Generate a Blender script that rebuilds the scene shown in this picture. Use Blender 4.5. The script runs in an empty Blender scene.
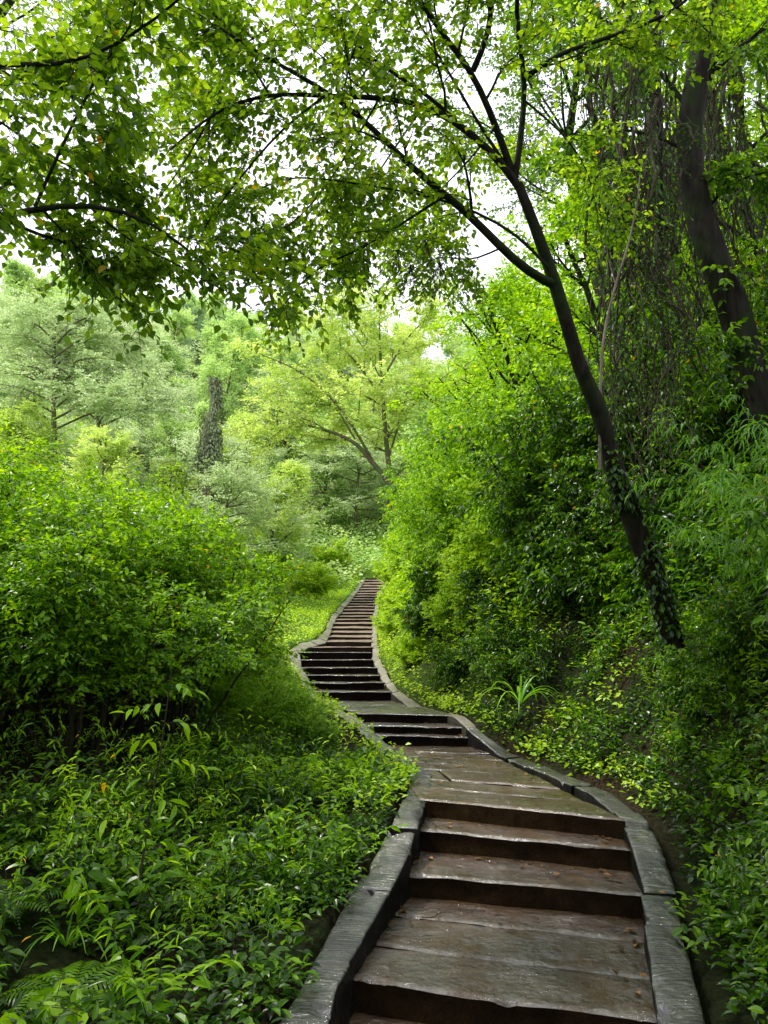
import bpy, math, random
import numpy as np
from math import radians, sin, cos, pi

RNG = np.random.default_rng(7)
random.seed(7)
EYE = np.array([0.0, 0.0, 1.6])
F = 780.0
PITCH = math.atan(143.0 / F)
COL = bpy.context.scene.collection

# ------------------------------------------------------------------ survey
def ray(px, py):
    a, b = (px - 384) / F, (512 - py) / F
    return np.array([a, cos(PITCH) - b * sin(PITCH), sin(PITCH) + b * cos(PITCH)])
def at(px, py, d):                      # point at ground distance d (metres ahead)
    r = ray(px, py); return EYE + r * (d / r[1])
def onz(px, py, z):                     # point on the level z
    r = ray(px, py); return EYE + r * ((z - EYE[2]) / r[2])

# ------------------------------------------------------------------ object helpers
def tag(o, label=None, cat=None, group=None, kind=None):
    if label: o['label'] = label
    if cat: o['category'] = cat
    if group: o['group'] = group
    if kind: o['kind'] = kind
    return o
def empty(name, loc=(0, 0, 0)):
    o = bpy.data.objects.new(name, None); COL.objects.link(o); o.location = loc
    o.empty_display_size = 0.1
    return o
def copy_tree(o, parent=None):
    c = o.copy(); COL.objects.link(c); c.parent = parent
    for ch in list(o.children): copy_tree(ch, c)
    return c

class MB:
    """collects vertices and faces, builds ONE mesh object"""
    def __init__(s): s.v = []; s.l = []; s.t = []; s.tint = []; s.uv = []; s.n = 0
    def add(s, v, loops, totals, tint=0.5, uv=None):
        v = np.asarray(v, float).reshape(-1, 3)
        s.v.append(v); s.l.append(np.asarray(loops, np.int64).ravel() + s.n)
        s.t.append(np.asarray(totals, np.int64).ravel())
        s.tint.append(np.broadcast_to(np.asarray(tint, float), (len(v),)) if np.ndim(tint) < 1 or len(np.atleast_1d(tint)) == 1 else np.asarray(tint, float))
        s.uv.append(np.zeros((len(v), 3)) if uv is None else np.asarray(uv, float))
        s.n += len(v)
    def build(s, name, mat, parent=None, smooth=False):
        me = bpy.data.meshes.new(name)
        V = np.concatenate(s.v); L = np.concatenate(s.l); T = np.concatenate(s.t)
        me.vertices.add(len(V)); me.vertices.foreach_set('co', V.astype(np.float32).ravel())
        me.loops.add(len(L)); me.loops.foreach_set('vertex_index', L.astype(np.int32))
        me.polygons.add(len(T))
        st = np.concatenate([[0], np.cumsum(T)[:-1]])
        me.polygons.foreach_set('loop_start', st.astype(np.int32))
        me.polygons.foreach_set('use_smooth', np.full(len(T), smooth))
        a = me.attributes.new('tint', 'FLOAT', 'POINT')
        a.data.foreach_set('value', np.concatenate(s.tint).astype(np.float32))
        if any(u.any() for u in s.uv):
            b = me.attributes.new('along', 'FLOAT_VECTOR', 'POINT')
            b.data.foreach_set('vector', np.concatenate(s.uv).astype(np.float32).ravel())
        me.update(calc_edges=True); me.validate()
        me.materials.append(mat)
        o = bpy.data.objects.new(name, me); COL.objects.link(o)
        if parent: o.parent = parent
        return o

# ------------------------------------------------------------------ noise
def _h(i, j, k, seed):
    n = (i * 374761393 + j * 668265263 + k * 2147483647 + seed * 144665) & 0xffffffff
    n = ((n ^ (n >> 13)) * 1274126177) & 0xffffffff
    return ((n ^ (n >> 16)) & 0xffff) / 65535.0
def vnoise(x, y, z=0.0, seed=1):
    x, y, z = np.broadcast_arrays(np.asarray(x, float), np.asarray(y, float), np.asarray(z, float))
    xi, yi, zi = np.floor(x).astype(np.int64), np.floor(y).astype(np.int64), np.floor(z).astype(np.int64)
    fx, fy, fz = x - xi, y - yi, z - zi
    fx, fy, fz = fx*fx*(3-2*fx), fy*fy*(3-2*fy), fz*fz*(3-2*fz)
    r = 0
    for a in (0, 1):
        for b in (0, 1):
            for c in (0, 1):
                r = r + _h(xi+a, yi+b, zi+c, seed) * (fx if a else 1-fx) * (fy if b else 1-fy) * (fz if c else 1-fz)
    return r * 2 - 1
def fbm(x, y, z=0.0, seed=1, o=4):
    r, a, s = 0, 0.5, 1.0
    for i in range(o):
        r = r + a * vnoise(np.asarray(x)*s, np.asarray(y)*s, np.asarray(z)*s, seed+i); a *= .5; s *= 2.03
    return r
def norm(v):
    v = np.asarray(v, float); return v / (np.linalg.norm(v, axis=-1, keepdims=True) + 1e-9)

# ------------------------------------------------------------------ materials
def nt(name):
    m = bpy.data.materials.new(name); m.use_nodes = True
    t = m.node_tree; t.nodes.clear(); return m, t
def N(t, kind, **kw):
    n = t.nodes.new(kind)
    for k, v in kw.items():
        if k in n.inputs: n.inputs[k].default_value = v
        else: setattr(n, k, v)
    return n
def ramp(t, fac, stops):
    r = t.nodes.new('ShaderNodeValToRGB'); t.links.new(fac, r.inputs[0])
    while len(r.color_ramp.elements) < len(stops): r.color_ramp.elements.new(0.5)
    for e, (p, c) in zip(r.color_ramp.elements, stops): e.position = p; e.color = (*c, 1)
    return r.outputs[0]
def math_(t, op, a, b=None, clamp=False):
    n = t.nodes.new('ShaderNodeMath'); n.operation = op; n.use_clamp = clamp
    for i, q in enumerate((a, b)):
        if q is None: continue
        if isinstance(q, (int, float)): n.inputs[i].default_value = q
        else: t.links.new(q, n.inputs[i])
    return n.outputs[0]

def leaf_mat(name, dark, mid, light, trans, rough=0.38, tf=0.42, spec=0.5):
    m, t = nt(name)
    at_ = N(t, 'ShaderNodeAttribute'); at_.attribute_name = 'tint'
    oi = N(t, 'ShaderNodeObjectInfo')
    geo = N(t, 'ShaderNodeNewGeometry')
    nz = N(t, 'ShaderNodeTexNoise'); nz.inputs['Scale'].default_value = 0.9
    t.links.new(geo.outputs['Position'], nz.inputs['Vector'])
    f = math_(t, 'ADD', at_.outputs['Fac'], math_(t, 'MULTIPLY', math_(t, 'SUBTRACT', oi.outputs['Random'], 0.5), 0.30))
    f = math_(t, 'ADD', f, math_(t, 'MULTIPLY', math_(t, 'SUBTRACT', nz.outputs['Fac'], 0.5), 0.7), clamp=True)
    c = ramp(t, f, [(0.0, dark), (0.5, mid), (1.0, light)])
    ym = N(t, 'ShaderNodeMixRGB'); t.links.new(math_(t, 'GREATER_THAN', at_.outputs['Fac'], 1.5), ym.inputs[0]); t.links.new(c, ym.inputs[1])
    ym.inputs[2].default_value = (min(.8, light[1] * 1.15), light[1] * .72, light[2] * .8, 1); c = ym.outputs[0]
    mx = N(t, 'ShaderNodeMixRGB'); mx.blend_type = 'MULTIPLY'; mx.inputs[0].default_value = 1.0
    t.links.new(c, mx.inputs[1]); mx.inputs[2].default_value = (*trans, 1)
    p = N(t, 'ShaderNodeBsdfPrincipled'); t.links.new(c, p.inputs['Base Color'])
    p.inputs['Roughness'].default_value = rough; p.inputs['Specular IOR Level'].default_value = spec
    tr = N(t, 'ShaderNodeBsdfTranslucent'); t.links.new(mx.outputs[0], tr.inputs['Color'])
    ms = N(t, 'ShaderNodeMixShader'); ms.inputs[0].default_value = tf
    t.links.new(p.outputs[0], ms.inputs[1]); t.links.new(tr.outputs[0], ms.inputs[2])
    o = N(t, 'ShaderNodeOutputMaterial'); t.links.new(ms.outputs[0], o.inputs[0])
    return m

def bark_mat(name, c0, c1, moss=None, rough=0.8, scale=14):
    m, t = nt(name)
    tc = N(t, 'ShaderNodeTexCoord'); mp = N(t, 'ShaderNodeMapping'); mp.inputs['Scale'].default_value = (1, 1, 0.2)
    t.links.new(tc.outputs['Object'], mp.inputs[0])
    n1 = N(t, 'ShaderNodeTexNoise'); n1.inputs['Scale'].default_value = scale; n1.inputs['Detail'].default_value = 8
    t.links.new(mp.outputs[0], n1.inputs['Vector'])
    c = ramp(t, n1.outputs['Fac'], [(0.3, c0), (0.7, c1)])
    if moss:
        n2 = N(t, 'ShaderNodeTexNoise'); n2.inputs['Scale'].default_value = 2.2; n2.inputs['Detail'].default_value = 5
        t.links.new(tc.outputs['Object'], n2.inputs['Vector'])
        mx = N(t, 'ShaderNodeMixRGB'); t.links.new(ramp(t, n2.outputs['Fac'], [(0.46, (0, 0, 0)), (0.60, (1, 1, 1))]), mx.inputs[0])
        t.links.new(c, mx.inputs[1]); mx.inputs[2].default_value = (*moss, 1); c = mx.outputs[0]
    p = N(t, 'ShaderNodeBsdfPrincipled'); t.links.new(c, p.inputs['Base Color']); p.inputs['Roughness'].default_value = rough; p.inputs['Specular IOR Level'].default_value = .15
    b = N(t, 'ShaderNodeBump'); b.inputs['Strength'].default_value = 1.0; b.inputs['Distance'].default_value = 0.05
    t.links.new(n1.outputs['Fac'], b.inputs['Height']); t.links.new(b.outputs[0], p.inputs['Normal'])
    o = N(t, 'ShaderNodeOutputMaterial'); t.links.new(p.outputs[0], o.inputs[0])
    return m

def stone_mat(name, stops, chisel, wet, moss_amt=0.5, chis_scale=14, rmin=.10, rmax=.5, side=.22, streak=.55):
    """worn stone: stains, moss, wet film, chisel grooves running across"""
    m, t = nt(name)
    tc = N(t, 'ShaderNodeTexCoord'); al = N(t, 'ShaderNodeAttribute'); al.attribute_name = 'along'
    def noise(scale, det=6, vec=None, rgh=.6):
        n = N(t, 'ShaderNodeTexNoise'); n.inputs['Scale'].default_value = scale; n.inputs['Detail'].default_value = det
        n.inputs['Roughness'].default_value = rgh
        t.links.new(vec or tc.outputs['Object'], n.inputs['Vector']); return n.outputs['Fac']
    big, mid, fine = noise(1.7), noise(7), noise(70, 4)
    c = ramp(t, math_(t, 'ADD', math_(t, 'MULTIPLY', big, .6), math_(t, 'MULTIPLY', mid, .4)), stops)
    sp = N(t, 'ShaderNodeMixRGB'); sp.blend_type = 'MULTIPLY'; sp.inputs[0].default_value = 1
    t.links.new(c, sp.inputs[1]); t.links.new(ramp(t, fine, [(0.3, (.55, .55, .55)), (0.7, (1.3, 1.3, 1.3))]), sp.inputs[2]); c = sp.outputs[0]
    mo = N(t, 'ShaderNodeMixRGB')
    mk = math_(t, 'MULTIPLY', ramp(t, noise(3.1, 8), [(0.53, (0, 0, 0)), (0.66, (1, 1, 1))]), moss_amt)
    # moss creeps in from the two ends of each stone
    sx = N(t, 'ShaderNodeSeparateXYZ'); t.links.new(al.outputs['Vector'], sx.inputs[0])
    mk = math_(t, 'ADD', mk, math_(t, 'MULTIPLY', math_(t, 'MULTIPLY', sx.outputs['Z'], noise(9)), 1.5 * moss_amt), clamp=True)
    t.links.new(mk, mo.inputs[0]); t.links.new(c, mo.inputs[1]); mo.inputs[2].default_value = (.045, .065, .012, 1); c = mo.outputs[0]
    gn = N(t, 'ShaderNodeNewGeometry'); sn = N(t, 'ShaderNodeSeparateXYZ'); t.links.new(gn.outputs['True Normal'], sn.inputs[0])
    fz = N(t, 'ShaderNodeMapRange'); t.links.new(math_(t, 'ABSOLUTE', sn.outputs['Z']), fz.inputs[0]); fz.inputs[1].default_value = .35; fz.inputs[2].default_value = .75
    fz.inputs[3].default_value = side; fz.inputs[4].default_value = 1  # upright faces darkened in colour: algae, with riser and curb shade painted in
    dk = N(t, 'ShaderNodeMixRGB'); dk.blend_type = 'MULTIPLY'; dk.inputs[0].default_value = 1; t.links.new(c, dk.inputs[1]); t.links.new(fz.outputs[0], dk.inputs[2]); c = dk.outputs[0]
    p = N(t, 'ShaderNodeBsdfPrincipled'); t.links.new(c, p.inputs['Base Color'])
    wn = noise(2.3, 7, None, .65)
    r = N(t, 'ShaderNodeMapRange'); t.links.new(wn, r.inputs[0]); r.inputs[1].default_value = .40 - .1*wet; r.inputs[2].default_value = .68
    r.inputs[3].default_value = rmin; r.inputs[4].default_value = rmax
    t.links.new(math_(t, 'ADD', r.outputs[0], math_(t, 'MULTIPLY', mk, .35)), p.inputs['Roughness'])
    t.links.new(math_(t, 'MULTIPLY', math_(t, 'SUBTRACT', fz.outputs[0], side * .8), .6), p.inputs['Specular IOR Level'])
    mpw = N(t, 'ShaderNodeMapping'); mpw.inputs['Scale'].default_value = (chis_scale * 5, chis_scale * streak, 1)
    mpw.inputs['Rotation'].default_value = (0, 0, .12)
    t.links.new(al.outputs['Vector'], mpw.inputs[0])
    wv = N(t, 'ShaderNodeTexNoise'); wv.inputs['Scale'].default_value = 1; wv.inputs['Detail'].default_value = 3
    t.links.new(mpw.outputs[0], wv.inputs['Vector'])
    h = math_(t, 'ADD', math_(t, 'MULTIPLY', wv.outputs['Fac'], chisel), math_(t, 'ADD', math_(t, 'MULTIPLY', mid, .9), math_(t, 'MULTIPLY', fine, .40)))
    b = N(t, 'ShaderNodeBump'); b.inputs['Strength'].default_value = 0.7; b.inputs['Distance'].default_value = 0.014
    t.links.new(h, b.inputs['Height']); t.links.new(b.outputs[0], p.inputs['Normal'])
    # thin film of rain water lying in patches
    wm = N(t, 'ShaderNodeMapRange'); t.links.new(noise(3.4, 5), wm.inputs[0]); wm.inputs[1].default_value = .38; wm.inputs[2].default_value = .52
    wm.inputs[3].default_value = .15 * wet; wm.inputs[4].default_value = wet
    t.links.new(math_(t, 'MULTIPLY', wm.outputs[0], math_(t, 'SUBTRACT', fz.outputs[0], side)), p.inputs['Coat Weight']); p.inputs['Coat Roughness'].default_value = .07; p.inputs['Coat IOR'].default_value = 2.5
    wd = N(t, 'ShaderNodeMixRGB'); wd.blend_type = 'MULTIPLY'; t.links.new(wm.outputs[0], wd.inputs[0]); t.links.new(c, wd.inputs[1]); wd.inputs[2].default_value = (.62, .60, .58, 1)
    t.links.new(wd.outputs[0], p.inputs['Base Color'])
    rp = math_(t, 'ADD', noise(22, 5, None, .7), math_(t, 'MULTIPLY', noise(6, 2), 2.2)); b2 = N(t, 'ShaderNodeBump'); b2.inputs['Strength'].default_value = 1.0; b2.inputs['Distance'].default_value = .022
    t.links.new(math_(t, 'ADD', rp, math_(t, 'MULTIPLY', wv.outputs['Fac'], chisel * .25)), b2.inputs['Height']); t.links.new(b2.outputs[0], p.inputs['Coat Normal'])
    o = N(t, 'ShaderNodeOutputMaterial'); t.links.new(p.outputs[0], o.inputs[0])
    return m

def soil_mat():
    m, t = nt('leaf_litter_soil')
    tc = N(t, 'ShaderNodeTexCoord')
    n1 = N(t, 'ShaderNodeTexNoise'); n1.inputs['Scale'].default_value = 26; n1.inputs['Detail'].default_value = 8
    n2 = N(t, 'ShaderNodeTexNoise'); n2.inputs['Scale'].default_value = .8; n2.inputs['Detail'].default_value = 6
    for n in (n1, n2): t.links.new(tc.outputs['Object'], n.inputs['Vector'])
    c1 = ramp(t, n1.outputs['Fac'], [(.3, (.007, .005, .003)), (.55, (.022, .016, .008)), (.75, (.055, .036, .018))])
    c2 = ramp(t, n1.outputs['Fac'], [(.3, (.006, .009, .003)), (.7, (.020, .028, .008))])
    mx = N(t, 'ShaderNodeMixRGB'); t.links.new(ramp(t, n2.outputs['Fac'], [(.42, (0, 0, 0)), (.58, (1, 1, 1))]), mx.inputs[0])
    t.links.new(c1, mx.inputs[1]); t.links.new(c2, mx.inputs[2])
    sx = N(t, 'ShaderNodeSeparateXYZ'); t.links.new(tc.outputs['Object'], sx.inputs[0])
    mr = N(t, 'ShaderNodeMapRange'); t.links.new(sx.outputs['Y'], mr.inputs[0]); mr.inputs[1].default_value = 10; mr.inputs[2].default_value = 30
    m2 = N(t, 'ShaderNodeMixRGB'); t.links.new(mr.outputs[0], m2.inputs[0]); t.links.new(mx.outputs[0], m2.inputs[1])
    t.links.new(ramp(t, n1.outputs['Fac'], [(.3, (.05, .11, .01)), (.7, (.17, .32, .03))]), m2.inputs[2])
    p = N(t, 'ShaderNodeBsdfPrincipled'); p.inputs['Roughness'].default_value = .9; p.inputs['Specular IOR Level'].default_value = .1
    t.links.new(m2.outputs[0], p.inputs['Base Color'])
    b = N(t, 'ShaderNodeBump'); b.inputs['Strength'].default_value = 1; b.inputs['Distance'].default_value = .03
    t.links.new(n1.outputs['Fac'], b.inputs['Height']); t.links.new(b.outputs[0], p.inputs['Normal'])
    o = N(t, 'ShaderNodeOutputMaterial'); t.links.new(p.outputs[0], o.inputs[0])
    return m

M = dict(
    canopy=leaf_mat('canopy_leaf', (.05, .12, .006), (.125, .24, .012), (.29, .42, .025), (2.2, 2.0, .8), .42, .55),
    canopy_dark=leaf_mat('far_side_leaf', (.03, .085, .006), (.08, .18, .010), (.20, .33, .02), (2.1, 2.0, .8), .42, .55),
    shrub=leaf_mat('shrub_leaf', (.022, .075, .003), (.125, .30, .005), (.36, .60, .012), (1.75, 1.6, .5), .36, .45),
    lime=leaf_mat('lime_leaf', (.17, .34, .010), (.36, .60, .018), (.58, .80, .05), (1.25, 1.15, .7), .45, .45),
    herb=leaf_mat('herb_leaf', (.007, .028, .002), (.036, .11, .005), (.17, .34, .013), (2.0, 1.9, .6), .32, .4, .6),
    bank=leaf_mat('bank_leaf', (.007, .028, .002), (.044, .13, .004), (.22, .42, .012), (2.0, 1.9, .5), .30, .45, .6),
    vine=leaf_mat('vine_leaf', (.014, .04, .004), (.040, .105, .008), (.12, .23, .015), (1.9, 2.0, .7), .45, .42),
    bamboo=leaf_mat('bamboo_leaf', (.05, .15, .006), (.11, .28, .012), (.24, .46, .03), (1.7, 1.7, .6), .35, .45),
    wall=leaf_mat('sunlit_wall_leaf', (.05, .14, .004), (.22, .44, .008), (.48, .74, .02), (1.6, 1.5, .5), .38, .45),  # lighter leaf tone, sunlight on the bank put into the colour
    far_pale=leaf_mat('hazed_pale_leaf', (.40, .56, .20), (.66, .82, .42), (.86, .94, .68), (.9, .92, .8), .5, .35),  # valley mist painted into the leaves as paler colour, next two as well
    far_mid=leaf_mat('hazed_mid_leaf', (.24, .40, .10), (.52, .74, .27), (.76, .90, .48), (1.05, 1.05, .7), .5, .4),
    far_lime=leaf_mat('hazed_lime_leaf', (.32, .50, .07), (.62, .82, .20), (.82, .93, .38), (1.05, 1.0, .7), .5, .42),
    snag=leaf_mat('trailing_climber_leaf', (.08, .10, .05), (.22, .28, .13), (.42, .50, .30), (1.2, 1.2, .9), .5, .3),
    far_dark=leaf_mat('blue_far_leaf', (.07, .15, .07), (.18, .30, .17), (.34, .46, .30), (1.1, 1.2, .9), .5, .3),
    bark=bark_mat('dark_wet_bark', (.004, .003, .002), (.028, .023, .018), (.014, .024, .006)),
    bark_pale=bark_mat('pale_bark', (.10, .085, .065), (.26, .23, .18), None),
    bark_far=bark_mat('far_bark', (.09, .07, .045), (.22, .17, .11), (.12, .16, .07)),
    twig=bark_mat('twig_bark', (.02, .02, .010), (.06, .055, .03), None, scale=30),
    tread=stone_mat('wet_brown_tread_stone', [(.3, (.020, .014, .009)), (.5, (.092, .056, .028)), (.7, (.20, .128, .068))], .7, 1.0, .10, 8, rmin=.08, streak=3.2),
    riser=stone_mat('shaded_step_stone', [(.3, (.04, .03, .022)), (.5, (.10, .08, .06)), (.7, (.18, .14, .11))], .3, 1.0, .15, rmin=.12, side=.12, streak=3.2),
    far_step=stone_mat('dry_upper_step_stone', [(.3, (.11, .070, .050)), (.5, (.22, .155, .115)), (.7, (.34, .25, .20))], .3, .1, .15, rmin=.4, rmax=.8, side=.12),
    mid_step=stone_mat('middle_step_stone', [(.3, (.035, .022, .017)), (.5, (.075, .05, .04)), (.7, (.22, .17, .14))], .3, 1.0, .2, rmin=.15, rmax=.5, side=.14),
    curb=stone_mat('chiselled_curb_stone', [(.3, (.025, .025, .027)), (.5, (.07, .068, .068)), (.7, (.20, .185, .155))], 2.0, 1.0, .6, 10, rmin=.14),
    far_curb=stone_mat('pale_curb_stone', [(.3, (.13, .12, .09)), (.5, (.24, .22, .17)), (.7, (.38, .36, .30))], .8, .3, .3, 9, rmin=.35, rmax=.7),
    soil=soil_mat(),
    dead_dark=bark_mat('rotting_leaf', (.05, .028, .012), (.13, .075, .03), None, .4, 30),
    dead=bark_mat('dead_leaf', (.25, .10, .03), (.45, .26, .08), None, .6, 30),
)

# ------------------------------------------------------------------ path survey
def S(z, l, r): return (onz(*l, z), onz(*r, z))
def SD(d, l, r):
    a, b = at(*l, d), at(*r, d); z = (a[2] + b[2]) / 2; a[2] = b[2] = z; return (a, b)
RISE = [  # front edge of each step, left and right end
    S(0.00, (330, 975), (661, 1021)),
    S(0.15, (405, 873), (641, 894)),
    S(0.30, (413, 829), (624, 848)),
    S(0.44, (424, 798), (618, 819)),
    S(0.57, (381, 735), (474, 737)),
    S(0.675, (371, 725), (465, 727)),
    S(0.79, (361, 713), (452, 715)),
    SD(14.5, (317, 688.5), (391, 694.5)),
    SD(15.2, (310, 680.5), (383, 684.5)),
    SD(15.9, (306, 673), (378, 677)),
    SD(16.6, (302, 665.5), (375, 669.5)),
    SD(17.3, (299, 658.4), (371, 661)),
    SD(18.0, (300, 651.5), (369, 653)),
    SD(18.8, (314, 645.5), (371, 648)),
]
U = [(19.3, 322, 371, 644), (22, 328, 371, 633), (25.5, 334, 371, 620), (31, 347, 374, 605), (37, 358, 379, 592), (43, 366, 386, 578)]
NU = 21
for i in range(1, NU + 1):
    q = i / NU; ds = 18.8 + (43 - 18.8) * q
    rr = [u[0] for u in U]
    a = at(np.interp(ds, rr, [u[1] for u in U]), np.interp(ds, rr, [u[3] for u in U]), ds)
    b = at(np.interp(ds, rr, [u[2] for u in U]), np.interp(ds, rr, [u[3] for u in U]), ds)
    RISE.append((a, b))
# curb lines: (inner, outer) points
CL = [(onz(328, 1024, .10), onz(266, 1024, .10)), (onz(338, 976, .14), onz(299, 976, .14)), (onz(394, 880, .22), onz(352, 878, .22)),
      (onz(412, 844, .34), onz(378, 841, .34)), (onz(424, 800, .47), onz(398, 800, .47)), (onz(434, 768, .50), onz(411, 768, .50)),
      (onz(402, 748, .49), onz(379, 749, .49)), (onz(384, 737, .60), onz(370, 738, .60)), (onz(360, 714, .81), onz(346, 715, .81)),
      (onz(341, 706, .82), onz(330, 706, .82)), (at(321, 696, 14.2), at(310, 694, 14.2)), (at(308, 678, 15.4), at(298, 675, 15.4)),
      (at(302, 664, 16.8), at(289, 661, 16.8)), (at(299.5, 652, 18.0), at(286, 649, 18.1)), (at(309, 645, 18.7), at(300, 640, 18.9)),
      (at(326, 641, 19.6), at(316, 637, 19.8)), (at(331, 630, 22.4), at(325, 628, 22.4)), (at(336, 617, 26), at(330, 615, 26)),
      (at(347, 604, 31), at(342, 602, 31)), (at(357.5, 591, 37), at(353.5, 590, 37)), (at(366, 578, 43), at(363, 577, 43))]
CR = [(onz(662, 1024, .10), onz(716, 1024, .10)), (onz(652, 950, .16), onz(696, 950, .16)), (onz(641, 885, .22), onz(677, 887, .22)),
      (onz(630, 845, .35), onz(664, 847, .35)), (onz(618, 812, .46), onz(648, 814, .46)), (onz(588, 787, .465), onz(613, 787, .465)),
      (onz(541, 768, .465), onz(560, 767, .465)), (onz(499, 752, .465), onz(513, 750, .465)), (onz(478, 735, .62), onz(491, 735, .62)),
      (onz(453, 714, .82), onz(466, 714, .82)), (onz(410, 704, .83), onz(424, 703, .83)), (at(388, 687, 14.7), at(396, 684, 14.7)),
      (at(378, 670, 16.4), at(386, 667, 16.4)), (at(372, 656, 17.8), at(380, 654, 17.8)), (at(372, 645, 19), at(379, 644, 19)),
      (at(372, 632, 22.2), at(378, 631, 22.2)), (at(372, 619, 26), at(377.5, 618, 26)), (at(375, 604, 31), at(379, 604, 31)),
      (at(380, 591, 37), at(383, 591, 37)), (at(387, 578, 43), at(390, 578, 43))]
def prepend(C, n=3):
    (i0, o0), (i1, o1) = C[0], C[1]
    di = (i0 - i1); di = di / abs(di[1]); do = (o0 - o1) / abs((o0 - o1)[1])
    di[2] = do[2] = -.3; di[0] *= .35; do[0] *= .35
    for k in range(1, n + 1): C.insert(0, (i0 + di * 1.1 * k, o0 + do * 1.1 * k))
prepend(CL); prepend(CR)
# lower steps near and behind the viewer
L0, R0 = RISE[0]; base = []
for k in range(1, 9):
    base.append((L0 + np.array([-.06*k, -.42*k, -.16*k]), R0 + np.array([.05*k, -.42*k, -.16*k])))
NLOW = len(base)
RISE = base[::-1] + RISE

# ground reference curves
yL = np.array([o[1] for i, o in CL]); xL = np.array([o[0] for i, o in CL]); zL = np.array([o[2] for i, o in CL])
yR = np.array([o[1] for i, o in CR]); xR = np.array([o[0] for i, o in CR]); zR = np.array([o[2] for i, o in CR])
yP = np.array([(a[1] + b[1]) / 2 for a, b in RISE]); zP = np.array([a[2] for a, b in RISE])
zfoot = np.concatenate([[zP[0] - .16], zP[:-1]])
def sm(t): t = np.clip(t, 0, 1); return t * t * (3 - 2 * t)
def ground(x, y):
    x = np.asarray(x, float); y = np.asarray(y, float)
    ext = np.maximum(0, y - 43)
    XL = np.interp(y, yL, xL) ; XR = np.interp(y, yR, xR)
    under = np.interp(y - .25, yP, zfoot) - .2
    uL = np.maximum(0, XL - x); uR = np.maximum(0, x - XR)
    side = np.where(uL > 0, np.interp(y, yL, zL), np.interp(y, yR, zR)) - .07
    n = fbm(x * .5, y * .5, 0, 3) * .35
    farf = sm((y - 12) / 12)
    left = (-.10 * sm(uL / .5) + .22 * np.maximum(0, uL - 1.0)) * (1 - farf) + farf * (.10 * uL + .16 * np.maximum(0, uL - 2))
    right = (1.25 * sm((uR - .08) / 1.1) + .45 * np.maximum(0, uR - .6))
    rf = sm((y - 22) / 14); right = right * (1 - .45 * rf)
    left = np.minimum(left, 5.5 + .05 * uL); right = np.minimum(right, 9 + .25 * uR)
    off = np.minimum(1, (uL + uR) / 1.0)
    h = side + left * (uL > 0) + right * (uR > 0) + n * off
    inside = (uL <= 0) & (uR <= 0)
    h = np.where(inside & (y < 44), np.minimum(under, side - .1), h)
    h = h + .47 * np.minimum(ext, 85) + fbm(x * .06, y * .06, 0, 9) * np.minimum(ext, 30) * .25
    return h

# ------------------------------------------------------------------ terrain
def terrain():
    ys = np.concatenate([np.arange(-9, 2, .35), np.arange(2, 12, .09), np.arange(12, 24, .16), np.arange(24, 48, .35), np.arange(48, 150, 2), [160, 200, 300]])
    xs = np.concatenate([[-200, -120], np.arange(-70, -12, 2), np.arange(-12, -4, .4), np.arange(-4, 4, .08), np.arange(4, 12, .4), np.arange(12, 72, 2), [120, 200]])
    X, Y = np.meshgrid(xs, ys); Z = ground(X, Y)
    nx, ny = len(xs), len(ys); I = np.arange(nx * ny).reshape(ny, nx)
    q = np.stack([I[:-1, :-1], I[:-1, 1:], I[1:, 1:], I[1:, :-1]], -1).reshape(-1, 4)
    b = MB(); b.add(np.stack([X, Y, Z], -1), q, np.full(len(q), 4))
    tag(b.build('ground', M['soil'], smooth=True), kind='structure')
terrain()

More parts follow.
